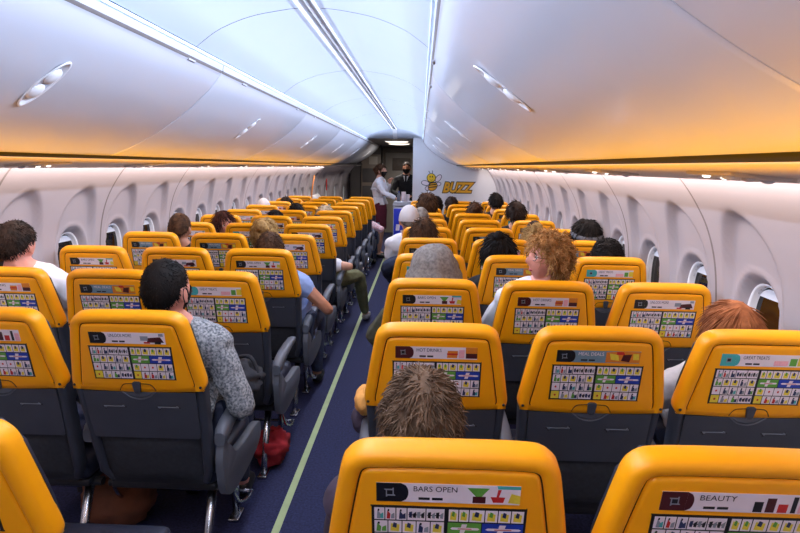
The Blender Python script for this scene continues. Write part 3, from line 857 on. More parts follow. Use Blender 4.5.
# ------------------------------------------------------------------ people
def skinmat(nm, rgb): return mat(nm, rgb, rough=0.5, var=0.05, scale=30)
SK1 = skinmat('skin_fair', (216, 160, 132)); SK2 = skinmat('skin_tan', (186, 126, 96)); SK3 = skinmat('skin_pink', (222, 150, 130))
def hairmat(nm, a, c): return mat(nm, a, rgb2=c, rough=0.7, scale=26, spec=0.2)
H_BLACK = hairmat('hair_black', (28, 22, 20), (14, 12, 12)); H_DKBR = hairmat('hair_dark_brown', (52, 36, 28), (28, 20, 16))
H_BROWN = hairmat('hair_ash_brown', (122, 98, 78), (74, 56, 42)); H_MED = hairmat('hair_mid_brown', (96, 66, 44), (54, 36, 24))
H_CURL = hairmat('hair_curly_blond', (206, 156, 98), (136, 92, 50)); H_AUB = hairmat('hair_auburn', (166, 104, 66), (122, 70, 40))
H_BLOND = hairmat('hair_blond', (198, 164, 106), (140, 106, 62)); H_GREYBL = hairmat('hair_grey_blond', (206, 186, 156), (150, 130, 104)); H_GREY = hairmat('hair_grey', (150, 142, 134), (96, 88, 82))
H_RED = hairmat('hair_reddish_brown', (84, 44, 36), (46, 24, 22))
def cloth(nm, rgb, var=0.12, scale=18, rgb2=None): return mat(nm, rgb, rough=0.9, var=var, scale=scale, bump=0.5, bscale=120, rgb2=rgb2)
C_KNIT = cloth('cloth_grey_knit', (176, 180, 184), scale=110, rgb2=(84, 92, 100)); C_WHITE = cloth('cloth_white', (226, 226, 232), 0.04)
C_BLUE = cloth('cloth_light_blue', (150, 172, 222), 0.08); C_NAVY = cloth('cloth_navy', (34, 42, 66)); C_BLACK = cloth('cloth_black', (24, 24, 28))
C_GREYH = cloth('cloth_grey_hood', (138, 130, 124), scale=70, rgb2=(104, 98, 94)); C_PLUM = cloth('cloth_plum', (66, 54, 70)); C_OLIVE = cloth('cloth_olive', (74, 74, 58), scale=50)
C_KHAKI = cloth('cloth_khaki', (104, 104, 72)); C_DENIM = cloth('cloth_denim', (50, 58, 82)); C_BURG = cloth('cloth_burgundy', (92, 24, 42)); C_ORANGE = cloth('cloth_pale_orange', (226, 162, 84))
C_LTGREY = cloth('cloth_light_grey', (190, 188, 192)); C_CAP = cloth('cloth_cap_white', (196, 190, 190), 0.05); C_PINK = cloth('cloth_pink_white', (226, 150, 160), scale=60, rgb2=(236, 226, 230)); C_BAND = cloth('cloth_headband', (96, 96, 102))
SHOE = mat('shoe_grey', (150, 148, 150), rough=0.7, var=0.1); SHOE_B = mat('shoe_black', (18, 18, 20), rough=0.5, var=0.1)
EYE_W = mat('eye_white', (232, 228, 224), rough=0.2); EYE_D = mat('eye_dark', (30, 22, 18), rough=0.15); LIPS = mat('lips', (176, 70, 74), rough=0.4); MASKB = mat('face_mask_black', (14, 14, 16), rough=0.9)

def evaluate(o):
    """mesh of the object with its modifiers applied, worked out before the cabin is linked"""
    SC.collection.objects.link(o)
    dg = bpy.context.evaluated_depsgraph_get(); dg.update()
    e = bpy.data.meshes.new_from_object(o.evaluated_get(dg))
    bpy.data.objects.remove(o); return e
def skin_eval(nodes, edges, root=0, sub=1):
    """nodes: list of (xyz, radius or (rx, ry)) -> verts, faces of a Skin-modifier surface"""
    bm = bmesh.new(); lay = bm.verts.layers.skin.verify()
    V = []
    for i, (p, r) in enumerate(nodes):
        v = bm.verts.new(p); r = (r, r) if not isinstance(r, tuple) else r
        v[lay].radius = r; v[lay].use_root = (i == root); V.append(v)
    for a, c in edges: bm.edges.new((V[a], V[c]))
    me = bpy.data.meshes.new('tmp'); bm.to_mesh(me); bm.free()
    o = bpy.data.objects.new('tmp', me)
    m = o.modifiers.new('s', 'SKIN'); m.use_smooth_shade = True
    m2 = o.modifiers.new('u', 'SUBSURF'); m2.levels = sub; m2.render_levels = sub
    e = evaluate(o)
    vs = [v.co.copy() for v in e.vertices]; fs = [tuple(p.vertices) for p in e.polygons]
    bpy.data.meshes.remove(me); bpy.data.meshes.remove(e)
    return vs, fs

def remesh(mb, voxel, smooth=0):
    me = bpy.data.meshes.new('tmp'); me.from_pydata([tuple(v) for v in mb.v], [], mb.f)
    o = bpy.data.objects.new('tmp', me)
    m = o.modifiers.new('r', 'REMESH'); m.mode = 'VOXEL'; m.voxel_size = voxel; m.use_smooth_shade = True
    if smooth:
        q = o.modifiers.new('m', 'SMOOTH'); q.iterations = smooth; q.factor = 0.5
    e = evaluate(o)
    bpy.data.meshes.remove(me)
    # keep the outer skin only, dropping any closed pocket inside it
    par = list(range(len(e.vertices)))
    def find(a):
        while par[a] != a: par[a] = par[par[a]]; a = par[a]
        return a
    for ed in e.edges:
        a, c = find(ed.vertices[0]), find(ed.vertices[1])
        if a != c: par[a] = c
    cnt = {}
    for i in range(len(par)): r = find(i); cnt[r] = cnt.get(r, 0) + 1
    if len(cnt) > 1:
        big = max(cnt, key=cnt.get); bm = bmesh.new(); bm.from_mesh(e); bm.verts.ensure_lookup_table()
        bmesh.ops.delete(bm, geom=[bm.verts[i] for i in range(len(par)) if find(i) != big], context='VERTS')
        bm.to_mesh(e); bm.free()
    e.polygons.foreach_set('use_smooth', [True] * len(e.polygons))
    return e

HA, HB, HC = 0.076, 0.097, 0.116
def head_pt(d, k=1.0):
    """point of the head surface in direction d, face towards +y"""
    x, y, z = d
    sx = 1.0 - 0.30 * sstep(0.05, 0.95, -z) - 0.03 * sstep(.3, 1, z)
    p = Vector((x * HA * sx, y * HB, z * HC))
    if y < 0: p.y *= 1.0 - 0.22 * sstep(0.2, 0.9, -z)      # nape tucks in
    if y > 0:
        p.y *= 1.0 - 0.10 * sstep(.55, 1, z)
        p.y += 0.024 * math.exp(-(x / 0.13) ** 2 - ((z + 0.16) / 0.15) ** 2) * y         # nose
        p.y += 0.010 * math.exp(-(x / 0.10) ** 2 - ((z - 0.02) / 0.12) ** 2) * y
        p.y -= 0.011 * (math.exp(-((abs(x) - 0.40) / 0.17) ** 2 - ((z - 0.07) / 0.09) ** 2)) * y   # sockets
        p.y += 0.006 * math.exp(-((abs(x) - 0.36) / 0.28) ** 2 - ((z - 0.24) / 0.07) ** 2) * y     # brow
        p.y += 0.006 * math.exp(-(x / 0.24) ** 2 - ((z + 0.50) / 0.09) ** 2) * y        # mouth
        p.y += 0.012 * math.exp(-(x / 0.3) ** 2 - ((z + 0.82) / 0.16) ** 2) * y         # chin
    return p * k

def hairline(style, x, y):
    a = max(-1, min(1, y))
    if style in ('short', 'spiky', 'bald'):
        if a < 0: return -0.12 + (-a) ** 1.2 * -0.50
        return -0.12 + a * 0.72
    if a < 0: return -0.35 + a * 0.6
    return -0.35 + sstep(0, .9, a) * 0.92
def to_dir(t, p): return Vector((sin(t) * cos(p), sin(t) * sin(p), cos(t)))

def hair_mesh(style, seed, thick=0.014, n=600, L=0.05, wid=0.005, lift=0.3, curl=0.0, mess=0.35, bun=None):
    rnd = random.Random(seed); mb = MB(); nu, nv = 40, 30
    off = Vector((seed * 3.7, 0, 0))
    def surf(d, extra=0):
        e = d.z - hairline(style, d.x, d.y)
        p = head_pt(d)
        th = -0.004 + (thick + 0.004) * sstep(0, .28, e) + extra
        th += 0.35 * thick * noise.noise(p * 28 + off) * sstep(0, .3, e)
        return p + Vector((d.x, d.y, d.z * .9)).normalized() * th, e
    idx = {}; vs = []; fs = []
    for j in range(nv + 1):
        for i in range(nu):
            d = to_dir(pi * j / nv, 2 * pi * i / nu); p, e = surf(d)
            idx[(j, i)] = (len(vs), e); vs.append(p)
    for j in range(nv):
        for i in range(nu):
            q = [idx[(j, i)], idx[(j + 1, i)], idx[(j + 1, (i + 1) % nu)], idx[(j, (i + 1) % nu)]]
            if max(e for _, e in q) < 0: continue
            fs.append(tuple(k for k, _ in q))
    mb.add(vs, fs)
    crown = Vector((0.1, -0.35, 1)).normalized()
    c = 0; tries = 0
    while c < n and tries < n * 8:
        tries += 1
        d = Vector((rnd.gauss(0, 1), rnd.gauss(0, 1), rnd.gauss(0, 1))).normalized()
        p, e = surf(d)
        if e < 0.02: continue
        c += 1
        flow = (d - crown); flow = flow - d * flow.dot(d)
        if flow.length < 0.05: flow = Vector((rnd.uniform(-1, 1), rnd.uniform(-1, 1), 0))
        flow.normalize()
        r = Vector((rnd.gauss(0, 1), rnd.gauss(0, 1), rnd.gauss(0, 1)))
        dr = (flow + d * lift + r * mess).normalized()
        l = L * rnd.uniform(0.6, 1.2); pts = []; q = p - d * 0.004; ph = rnd.uniform(0, 6.28)
        side = dr.cross(d); side = side.normalized() if side.length > 0.01 else Vector((1, 0, 0))
        K = 7 if curl else 4
        for k in range(K + 1):
            t = k / K
            pt = q + dr * l * t - d * (lift * l * 0.45 * t * t) + Vector((0, 0, -0.25 * l * t * t))
            if curl: pt = pt + (side * cos(ph + t * 9) + d * sin(ph + t * 9)) * curl * min(1, t * 2)
            pts.append(pt)
        mb.tube(pts, [wid * (1 - 0.85 * (k / K) ** 1.5) * (0.7 if k == 0 else 1) for k in range(K + 1)], 4, 0, cap=False)
    if bun:
        bc, br = Vector(bun[0]), bun[1]
        mb.ball(bc, br, nu=18, nv=12, fn=lambda d: 1 + 0.12 * noise.noise(d * 3 + off))
        for _ in range(int(n * .3)):
            d = Vector((rnd.gauss(0, 1), rnd.gauss(0, 1), rnd.gauss(0, 1))).normalized()
            tg = d.cross(Vector((rnd.gauss(0, 1), rnd.gauss(0, 1), rnd.gauss(0, 1)))).normalized()
            pts = [bc + (d * cos(a) + tg * sin(a)) * br * (1.03 + 0.10 * a * rnd.random()) for a in (0, .35, .7, 1.05)]
            mb.tube(pts, [wid, wid, wid * .8, wid * .2], 4, 0, cap=False)
    return mb

def place_head(mb, M): mb.v = [M @ v for v in mb.v]; return mb

def person(name, loc, head, label, skin=SK1, hair=H_BLACK, hstyle='short', hseed=1, hk=None, top=C_BLACK, legs_=C_DENIM, shoe=SHOE_B, yaw=0.0, pitch=0.0, roll=0.0,
           sleeve='long', arms=None, legsp=None, voxel=0.009, face=False, mask=False, extras=(), group='seated passengers', standing=False, skirt=False, glasses=False, tie=False, rz=0.0):
    """loc = floor point under the body, head = top of the head relative to loc"""
    t = empty('person', loc, rz); tag(t, label, 'person', group)
    hx, hy, hz = head
    hc = Vector((hx, hy, hz - HC - 0.004))
    M = Matrix.Translation(hc) @ Matrix.Rotation(yaw, 4, 'Z') @ Matrix.Rotation(-pitch, 4, 'X') @ Matrix.Rotation(roll, 4, 'Y')
    nk = M @ Vector((0, -0.015, -0.07))
    if standing:
        pel = Vector((0, 0, 0.95)); ch = Vector((hx * .7, hy * .5, hz - 0.45)); sh = hz - 0.31
        kn = [(-.09, .02, .50), (.09, .03, .50)]; an = [(-.09, -.02, .08), (.10, -.01, .08)]; to = [(-.10, .12, .035), (.11, .13, .035)]; hp = [(-.085, 0, .88), (.085, 0, .88)]
    else:
        pel = Vector((0, .375, 0.575)); ch = Vector((hx * .55, .30 + (hy - .24) * .5, hz - 0.43)); sh = hz - 0.31
        hp = [(-.095, .41, .555), (.095, .41, .555)]; kn = [(-.12, .755, .545), (.12, .755, .545)]; an = [(-.12, .70, .09), (.12, .70, .09)]; to = [(-.125, .82, .04), (.125, .82, .04)]
    if legsp: kn, an, to = legsp
    up = Vector((hx * .8, ch.y * .6 + hy * .4, sh + .02))
    A = arms or [[(-.255, ch.y + .10, sh - .26), (-.12, ch.y + .29, max(.64, sh - .33))], [(.255, ch.y + .10, sh - .26), (.12, ch.y + .29, max(.64, sh - .33))]]
    belly = (pel + ch) / 2 + Vector((0, -.01, 0))
    N = [(pel, (.150, .105)), (belly, (.140, .100)), (ch, (.160, .105)), (up, (.105, .070)), (nk, (.052, .054)), (M @ Vector((0, 0, -.03)), (.05, .05))]
    E = [(0, 1), (1, 2), (2, 3), (3, 4), (4, 5)]
    # arms
    hands = []
    for s_, a in zip((-1, 1), A):
        shp = Vector((up.x + s_ * .165, up.y, sh - .02)); el = Vector(a[0]); wr = Vector(a[1])
        i = len(N); N += [(shp, .056), (shp.lerp(el, .5), .048), (el, .040), (el.lerp(wr, .5), .036), (wr, .026)]
        E += [(3, i), (i, i + 1), (i + 1, i + 2), (i + 2, i + 3), (i + 3, i + 4)]
        dr = (wr - el).normalized(); hands.append((i + 4, wr, dr, s_))
    arm_end = len(N)
    for q in range(2):
        h_, k_, a_, t_ = Vector(hp[q]), Vector(kn[q]), Vector(an[q]), Vector(to[q]); i = len(N)
        N += [(h_, .088), (h_.lerp(k_, .5), .076), (k_, .058), (k_.lerp(a_, .4), .052), (a_, .036), (t_, .030)]
        E += [(0, i), (i, i + 1), (i + 1, i + 2), (i + 2, i + 3), (i + 3, i + 4), (i + 4, i + 5)]
    mb = MB()
    vs, fs = skin_eval(N, E); mb.add(vs, fs)
    for (ni, wr, dr, s_) in hands:     # palm and five fingers
        dn = Vector((0, 0, -1)); sd = dr.cross(dn)
        sd = (sd.normalized() if sd.length > .1 else Vector((1, 0, 0))); nn = sd.cross(dr).normalized()
        if nn.z > 0: nn = -nn
        pc = wr + dr * .045
        vs, fs = skin_eval([(wr - dr * .02, .024), (wr + dr * .03, (.034, .018)), (wr + dr * .085, (.038, .014))], [(0, 1), (1, 2)]); mb.add(vs, fs)
        for k, ln in enumerate((.062, .074, .070, .056)):
            o_ = wr + dr * .075 + sd * (-.030 + .020 * k)
            pts = [o_, o_ + dr * ln * .45 + nn * .006, o_ + dr * ln * .75 + nn * .020, o_ + dr * ln * .9 + nn * .038]
            mb.tube(pts, [.0095, .009, .008, .006], 7)
        inn = -s_ if sd.x > 0 else s_
        o_ = wr + dr * .03 + sd * (.024 * inn)
        mb.tube([o_, o_ + sd * .022 * inn + dr * .025, o_ + sd * .028 * inn + dr * .052 + nn * .008], [.012, .011, .007], 7)
    hm = MB(); nu, nv = 48, 40; vv = []; ff = []
    for j in range(nv + 1):
        for i in range(nu): vv.append(head_pt(to_dir(pi * j / nv, 2 * pi * i / nu)))
    for j in range(nv):
        for i in range(nu): ff.append((j * nu + i, (j + 1) * nu + i, (j + 1) * nu + (i + 1) % nu, j * nu + (i + 1) % nu))
    hm.add(vv, ff)
    for sg in (-1, 1):
        hm.ball((sg * .078, -.008, -.012), (.011, .020, .031), nu=12, nv=8); hm.ball((sg * .080, .0, -.038), (.007, .009, .012), nu=8, nv=6)
        hm.ball((sg * .083, -.016, -.006), (.006, .010, .024), nu=8, nv=6)
    place_head(hm, M); mb.add(hm.v, hm.f)
    me = remesh(mb, voxel, 1); me.name = 'body'; me.materials.append(skin)
    body = link('body', me, t)
    # clothes
    def garment(nm, idxs, grow, mt, extra_nodes=()):
        mp = {a: k for k, a in enumerate(idxs)}
        nn_ = [(N[a][0], (tuple(r * 1.0 + grow for r in N[a][1]) if isinstance(N[a][1], tuple) else N[a][1] + grow)) for a in idxs]
        ee = [(mp[a], mp[c]) for a, c in E if a in mp and c in mp]
        for (a, p_, r_) in extra_nodes:
            ee.append((mp[a], len(nn_))); nn_.append((p_, r_))
        g = MB(); vs, fs = skin_eval(nn_, ee); g.add(vs, fs)
        for a in idxs:
            if a >= 6 and a < arm_end and (a - 6) % 5 == 0:    # shoulder caps
                g.ball(N[a][0] + Vector((0, 0, -.004)), (.074, .070, .066), nu=14, nv=10)
                g.ball(N[a][0].lerp(up, .5) + Vector((0, 0, .004)), (.085, .082, .064), nu=14, nv=10)
        rr = remesh(g, max(voxel, .009), 2); rr.materials.append(mt)
        cs_ = [v.co.copy() for v in rr.vertices]; ns_ = [v.normal.copy() for v in rr.vertices]
        rr.vertices.foreach_set('co', [q for c_, n_ in zip(cs_, ns_) for q in (c_ + n_ * (0.007 * noise.noise(c_ * 13) + 0.003 * noise.noise(c_ * 30)))])
        rr.update()
        rr.name = nm; return link(nm, rr, t)
    aid = list(range(6, arm_end)); 
    if sleeve == 'short': aid = [a for a in aid if (a - 6) % 5 in (0, 1)]
    dn_ = Vector((0, 0, -.09)) if standing else Vector((0, .02, -.03))
    topo = garment('shirt', ([] if skirt else [0]) + [1, 2, 3] + aid, .018, top, [(3, up.lerp(nk, .78), (.064, .064)), (1 if skirt else 0, (pel + Vector((0, 0, .04))) if skirt else pel + dn_, (.10, .10) if skirt else (.15, .115) if standing else (.13, .10))])
    if skirt:
        g = MB(); rings = []
        prof = [(1.02, .135, .10), (.95, .165, .125), (.85, .185, .14), (.70, .175, .13), (.55, .165, .13), (.52, .16, .125)]
        K = 28; vs = []
        for z, a, c in prof:
            for k in range(K): vs.append((a * cos(2 * pi * k / K), c * sin(2 * pi * k / K), z))
        g.add(vs, [(j * K + k, (j + 1) * K + k, (j + 1) * K + (k + 1) % K, j * K + (k + 1) % K) for j in range(len(prof) - 1) for k in range(K)])
        g.build('skirt', legs_, t)
    else:
        lg = list(range(arm_end, len(N))); lg = [a for a in lg if (a - arm_end) % 6 != 5]
        garment('trousers', [0] + lg, .013, legs_)
    for q in range(2):
        a_, t_ = Vector(an[q]), Vector(to[q])
        vs, fs = skin_eval([(a_ + Vector((0, -.03, -.03)), .042), (a_.lerp(t_, .5) + Vector((0, 0, -.01)), .044), (t_ + Vector((0, .03, .008)), .036)], [(0, 1), (1, 2)])
        g = MB(); g.add([Vector((v.x, v.y, max(v.z, .004))) for v in vs], fs); g.build('shoe', shoe, t)
    # hair
    if hstyle not in ('cap', 'hood'):
        kw = dict(thick=.012, n=500, L=.035, wid=.004, lift=.35, mess=.3)
        if hk: kw.update(hk)
        st = hstyle
        hb = place_head(hair_mesh(st, hseed, **kw), M); hb.build('hair', hair, t)
    elif hstyle == 'cap':
        hb = place_head(hair_mesh('short', hseed, thick=.004, n=200, L=.015, wid=.003), M); hb.build('hair', hair, t)
        g = MB(); nu, nv = 36, 12; vs = []; fs = []
        for j in range(nv + 1):
            th = (pi * .52) * j / nv
            for i in range(nu):
                d = to_dir(th, 2 * pi * i / nu); vs.append(M @ (head_pt(d) + d * (.015 + (.002 if j == nv else 0)) + Vector((0, 0, .006))))
        for j in range(nv):
            for i in range(nu): fs.append((j * nu + i, (j + 1) * nu + i, (j + 1) * nu + (i + 1) % nu, j * nu + (i + 1) % nu))
        g.add(vs, fs); cp = g.build('cap', extras[0] if extras else C_CAP, t)
        g = MB(); vs = []; K = 12
        for i in range(K + 1):
            a = pi * (.18 + .64 * i / K)
            vs += [M @ Vector((.085 * cos(a), .105 * sin(a), .012)), M @ Vector((.088 * cos(a), .105 * sin(a) + .075 * sin((a - pi * .18) / .64), .002))]
        g.add(vs + [v + Vector((0, 0, .004)) for v in vs], [(2 * i, 2 * i + 1, 2 * i + 3, 2 * i + 2) for i in range(K)] + [tuple(2 * K + 2 + q for q in (2 * i, 2 * i + 2, 2 * i + 3, 2 * i + 1)) for i in range(K)])
        g.build('brim', extras[0] if extras else C_CAP, cp)
    else:
        g = MB(); nu, nv = 40, 20; vs = []; fs = []
        for j in range(nv + 1):
            s_ = j / nv
            for i in range(nu):
                ph = 2 * pi * i / nu
                if s_ < .55: th = pi * .5 * s_ / .55; r, z = sin(th), cos(th)
                else: r = 1 + .42 * ((s_ - .55) / .45) ** .8; z = -1.15 * (s_ - .55) / .45
                fr = 1.0 - (.16 if (sin(ph) > .5 and s_ > .35) else 0)
                p = Vector((cos(ph) * r * .118, sin(ph) * r * .128 * fr - .012, z * .122 + .004))
                p += Vector((cos(ph), sin(ph), .3)) * .010 * (noise.noise(Vector((cos(ph) * 2.2, sin(ph) * 2.2, s_ * 4))) + .5 * noise.noise(Vector((cos(ph) * 5, sin(ph) * 5, s_ * 9))))
                vs.append(M @ p)
        for j in range(nv):
            for i in range(nu): fs.append((j * nu + i, (j + 1) * nu + i, (j + 1) * nu + (i + 1) % nu, j * nu + (i + 1) % nu))
        g.add(vs, fs); g.build('hood', C_GREYH, t)
    if face:
        for sg in (-1, 1):
            c = head_pt(Vector((sg * .40, .90, .07)).normalized()) + Vector((0, -.004, 0))
            g = MB(); g.ball((0, 0, 0), .0125, nu=14, nv=10); g.v = [M @ (v + c) for v in g.v]; e = g.build('eye', EYE_W, t)
            g = MB(); g.ball((0, .0095, 0), (.0058, .0042, .0058), nu=10, nv=8); g.v = [M @ (v + c) for v in g.v]; g.build('iris', EYE_D, e)
            g = MB(); pts = [head_pt(Vector((sg * a, .88, .24 + b_)).normalized()) + Vector((0, .003, 0)) for a, b_ in ((.2, -.01), (.36, .03), (.55, -.01))]
            g.tube([M @ p for p in pts], [.0025, .0035, .0015], 6); g.build('eyebrow', hair, t)
        g = MB()
        for zz, rr in ((-.475, .0042), (-.525, .005)):
            pts = [head_pt(Vector((a, .84, zz + .02 * abs(a) * 4 * (1 if zz < -.5 else -1))).normalized()) + Vector((0, .001, 0)) for a in (-.22, -.11, 0, .11, .22)]
            g.tube([M @ p for p in pts], [rr * .3, rr * .9, rr, rr * .9, rr * .3], 6)
        g.build('lips', LIPS, t)
    if glasses:
        g = MB()
        for sg in (-1, 1):
            c = head_pt(Vector((sg * .40, .90, .07)).normalized()) + Vector((0, .012, 0))
            g.tube([M @ (c + Vector((.024 * cos(a), 0, .018 * sin(a)))) for a in [2 * pi * k / 16 for k in range(17)]], .0018, 5)
            g.tube([M @ (c + Vector((sg * .024, 0, .002))), M @ Vector((sg * .082, .0, .004))], .0016, 5)
        g.tube([M @ Vector((-.012, .112, .01)), M @ Vector((.012, .112, .01))], .0018, 5)
        g.build('glasses', PBLACK, t)
    if mask:
        g = MB(); K, J = 16, 10; vs = []; fs = []
        for j in range(J + 1):
            for i in range(K + 1):
                ph = pi * (.10 + .80 * i / K); th = pi * (.54 + .34 * j / J)
                d = to_dir(th, ph); vs.append(M @ (head_pt(d) + d * (.006 + .008 * sin(pi * i / K) * sin(pi * j / J))))
        for j in range(J):
            for i in range(K): fs.append((j * (K + 1) + i, (j + 1) * (K + 1) + i, (j + 1) * (K + 1) + i + 1, j * (K + 1) + i + 1))
        g.add(vs, fs); mk_ = g.build('face_mask', MASKB, t)
        for sg in (-1, 1):
            g = MB()
            g.tube([M @ (head_pt(to_dir(pi * .60, pi / 2 - sg * pi * .39)) + Vector((sg * .006, 0, 0))), M @ Vector((sg * .088, .004, .012)), M @ Vector((sg * .090, -.018, .018)), M @ Vector((sg * .088, -.024, -.01)), M @ Vector((sg * .082, -.014, -.04)), M @ (head_pt(to_dir(pi * .78, pi / 2 - sg * pi * .39)) + Vector((sg * .006, 0, 0)))], .0022, 5)
            g.build('ear_loop', MASKB, mk_)
    if tie:
        g = MB(); 
        for sg in (-1, 1): g.add([(hx + sg * .012, ch.y + .118, sh + .04), (hx + sg * .055, ch.y + .10, sh + .05), (hx + sg * .02, ch.y + .132, sh - .06)], [(0, 1, 2)])
        g.build('collar', C_WHITE, t)
        g = MB(); g.box((hx, ch.y + .128, sh - .05), (.035, .008, .20), 0, .003); g.build('tie', C_BLACK, t)
    return t, M

def seated(blk, k, c, wx, wy, ztop, label, **kw):
    """passenger in the seat of block/row/column whose head top stands at world (wx, wy, ztop)"""
    sx, sy = SX(blk, k, c), (YL(k) if blk == 'L' else YR(k))
    off = kw.pop('bx', 0.0)
    return person('person', (sx + off, sy, 0), (wx - sx - off, wy - sy, ztop), label, **kw)
NEAR = dict(voxel=.007)
SPK = dict(thick=.009, n=2000, L=.040, wid=.0026, lift=.60, mess=.6)
SHORT = dict(thick=.006, n=3000, L=.016, wid=.0017, lift=.45, mess=.45)
FAR = dict(n=260, wid=.006, L=.04)
# right block
seated('R', 0, 0, 0.012, YR(0) + .25, 1.170, 'person with spiky ash-brown hair seated in front of the nearest drinks bar advert seat', hair=H_BROWN, hseed=4, hk=SPK, top=C_PLUM, **NEAR)
seated('R', 1, 2, 1.115, YR(1) + .24, 1.160, 'person with smooth auburn hair and light grey top in the right window seat', hair=H_AUB, hstyle='long', hseed=7, hk=dict(thick=.010, n=1700, L=.07, wid=.0026, lift=.03, mess=.08), top=C_LTGREY,
       arms=[[(-.29, .30, .74), (-.14, .52, .64)], [(.20, .40, .66), (.12, .58, .62)]], **NEAR)
seated('R', 2, 0, 0.074, YR(2) + .24, 1.245, 'person wearing a grey knitted hood pulled up, right aisle seat', hstyle='hood', top=C_OLIVE, hair=H_DKBR, arms=[[(-.30, .34, .74), (-.16, .54, .64)], [(.2, .4, .66), (.1, .58, .62)]])
seated('R', 2, 1, 0.625, YR(2) + .24, 1.305, 'person with curly blond hair and glasses turned to the left, right middle seat', skin=SK3, hair=H_CURL, hstyle='long', hseed=9,
       hk=dict(thick=.014, n=1500, L=.060, wid=.0034, lift=.45, mess=.6, curl=.009), top=C_WHITE, yaw=radians(105), pitch=radians(-4), face=True, glasses=True, voxel=.005)
seated('R', 3, 1, 0.489, YR(3) + .24, 1.200, 'person with black hair in a low top knot behind the curly blond passenger', hair=H_BLACK, hstyle='long', hseed=12, hk=dict(thick=.024, n=900, L=.06, wid=.004, lift=.2, mess=.25, bun=((-.01, -.05, .125), .030)), top=C_BLACK)
seated('R', 3, 2, 1.150, YR(3) + .24, 1.185, 'person with short black curls beside the right wall, behind the teal-cornered advert seat', hair=H_BLACK, hstyle='short', hseed=13, hk=dict(thick=.020, n=1500, L=.022, wid=.004, lift=.7, mess=.7, curl=.005), top=C_BLACK)
t_, M_h = seated('R', 4, 2, 1.235, YR(4) + .24, 1.225, 'person with black hair under a grey headband at the right windows', hair=H_BLACK, hstyle='long', hseed=14, hk=dict(thick=.030, n=900, L=.06, wid=.004, lift=.2, mess=.2), top=C_BLACK)
g = MB(); vs = []; K = 40
for i in range(K):
    a = 2 * pi * i / K
    for dz, dr_ in ((-.020, .034), (-.012, .040), (.012, .040), (.020, .034)):
        vs.append(M_h @ Vector((cos(a) * (HA + dr_), sin(a) * (HB + dr_) - .004, .040 + dz + .035 * sin(a))))
g.add(vs, [(i * 4 + q, ((i + 1) % K) * 4 + q, ((i + 1) % K) * 4 + q + 1, i * 4 + q + 1) for i in range(K) for q in range(3)]); g.build('headband', C_BAND, t_)
seated('R', 4, 0, 0.031, YR(4) + .24, 1.225, 'person with parted mid-brown hair in the aisle seat behind the white cap', hair=H_MED, hseed=15, hk=dict(thick=.018, n=900, L=.05, wid=.004, lift=.3, mess=.4), top=C_NAVY, bx=-.04, arms=[[(-.28, .26, .86), (-.22, .50, .70)], [(.2, .4, .66), (.1, .58, .62)]])
seated('R', 5, 0, -0.094, YR(5) + .24, 1.27, 'person in a white baseball cap and white scarf leaning into the aisle', hstyle='cap', hair=H_GREY, top=C_WHITE, arms=[[(-.28, .30, .78), (-.20, .52, .68)], [(.2, .34, .68), (.1, .55, .62)]], bx=-.05)
seated('R', 6, 0, 0.010, YR(6) + .26, 1.215, 'person with grey cropped hair beside the large brown head near the trolley', hair=H_GREY, hseed=17, hk=dict(thick=.004, n=200, L=.012), skin=SK2, top=C_NAVY, yaw=radians(30))
seated('R', 7, 0, 0.080, YR(7) + .24, 1.300, 'person with big tousled mid-brown hair near the trolley', hair=H_MED, hstyle='long', hseed=18, hk=dict(thick=.030, n=500, L=.06, wid=.005, lift=.5, mess=.5), top=C_OLIVE)
seated('R', 8, 0, 0.197, YR(8) + .24, 1.250, 'person with black hair right of the large brown head', hair=H_BLACK, hstyle='long', hseed=19, hk=FAR, bx=.0)
seated('R', 9, 1, 0.437, YR(9) + .24, 1.205, 'person with dark hair just showing above the farthest right seats, below the lettering', hair=H_DKBR, hseed=20, hk=FAR)
seated('R', 7, 1, 0.620, YR(7) + .24, 1.225, 'person with mid-brown pinned-up hair, far right middle seat', hair=H_MED, hstyle='long', hseed=21, hk=dict(n=260, wid=.005, L=.05, mess=.6, bun=((.0, -.09, .06), .045)))
seated('R', 8, 2, 0.950, YR(8) + .24, 1.300, 'person with black hair farthest along the right windows', hair=H_BLACK, hseed=22, hk=FAR, bx=-.06)
seated('R', 6, 2, 0.960, YR(6) + .24, 1.275, 'person with tall dark brown hair at the far right windows', hair=H_DKBR, hseed=23, hk=dict(n=260, wid=.006, L=.05, thick=.02), bx=-.06)
seated('R', 5, 2, 1.010, YR(5) + .28, 1.165, 'person with thin dark hair and glasses, right window seat', hair=H_DKBR, hseed=24, hk=dict(n=200, L=.02, thick=.004), glasses=True, bx=-.04, yaw=radians(-20))
seated('R', 4, 1, 0.86, YR(4) + .26, 1.180, 'person with messy blond topknot, right block near the windows', hair=H_BLOND, hstyle='long', hseed=25, hk=dict(n=500, wid=.004, L=.06, mess=.6, thick=.02, bun=((.0, -.06, .12), .040)), bx=.12)
seated('R', 2, 2, 1.30, YR(2) + .34, 1.02, 'person in dark clothes low behind the white-advert seat by the right wall', hair=H_DKBR, hseed=33, top=C_BLACK, bx=-.02) if False else None
# forearm passengers at the aisle, right block
seated('R', 1, 0, 0.03, YR(1) + .46, 0.965, 'person in a plum jacket bent forward behind the hot drinks advert, elbow in aisle', hair=H_DKBR, hseed=26, top=C_PLUM, bx=-.03, arms=[[(-.27, .34, .62), (-.16, .58, .60)], [(.2, .4, .66), (.1, .6, .62)]])
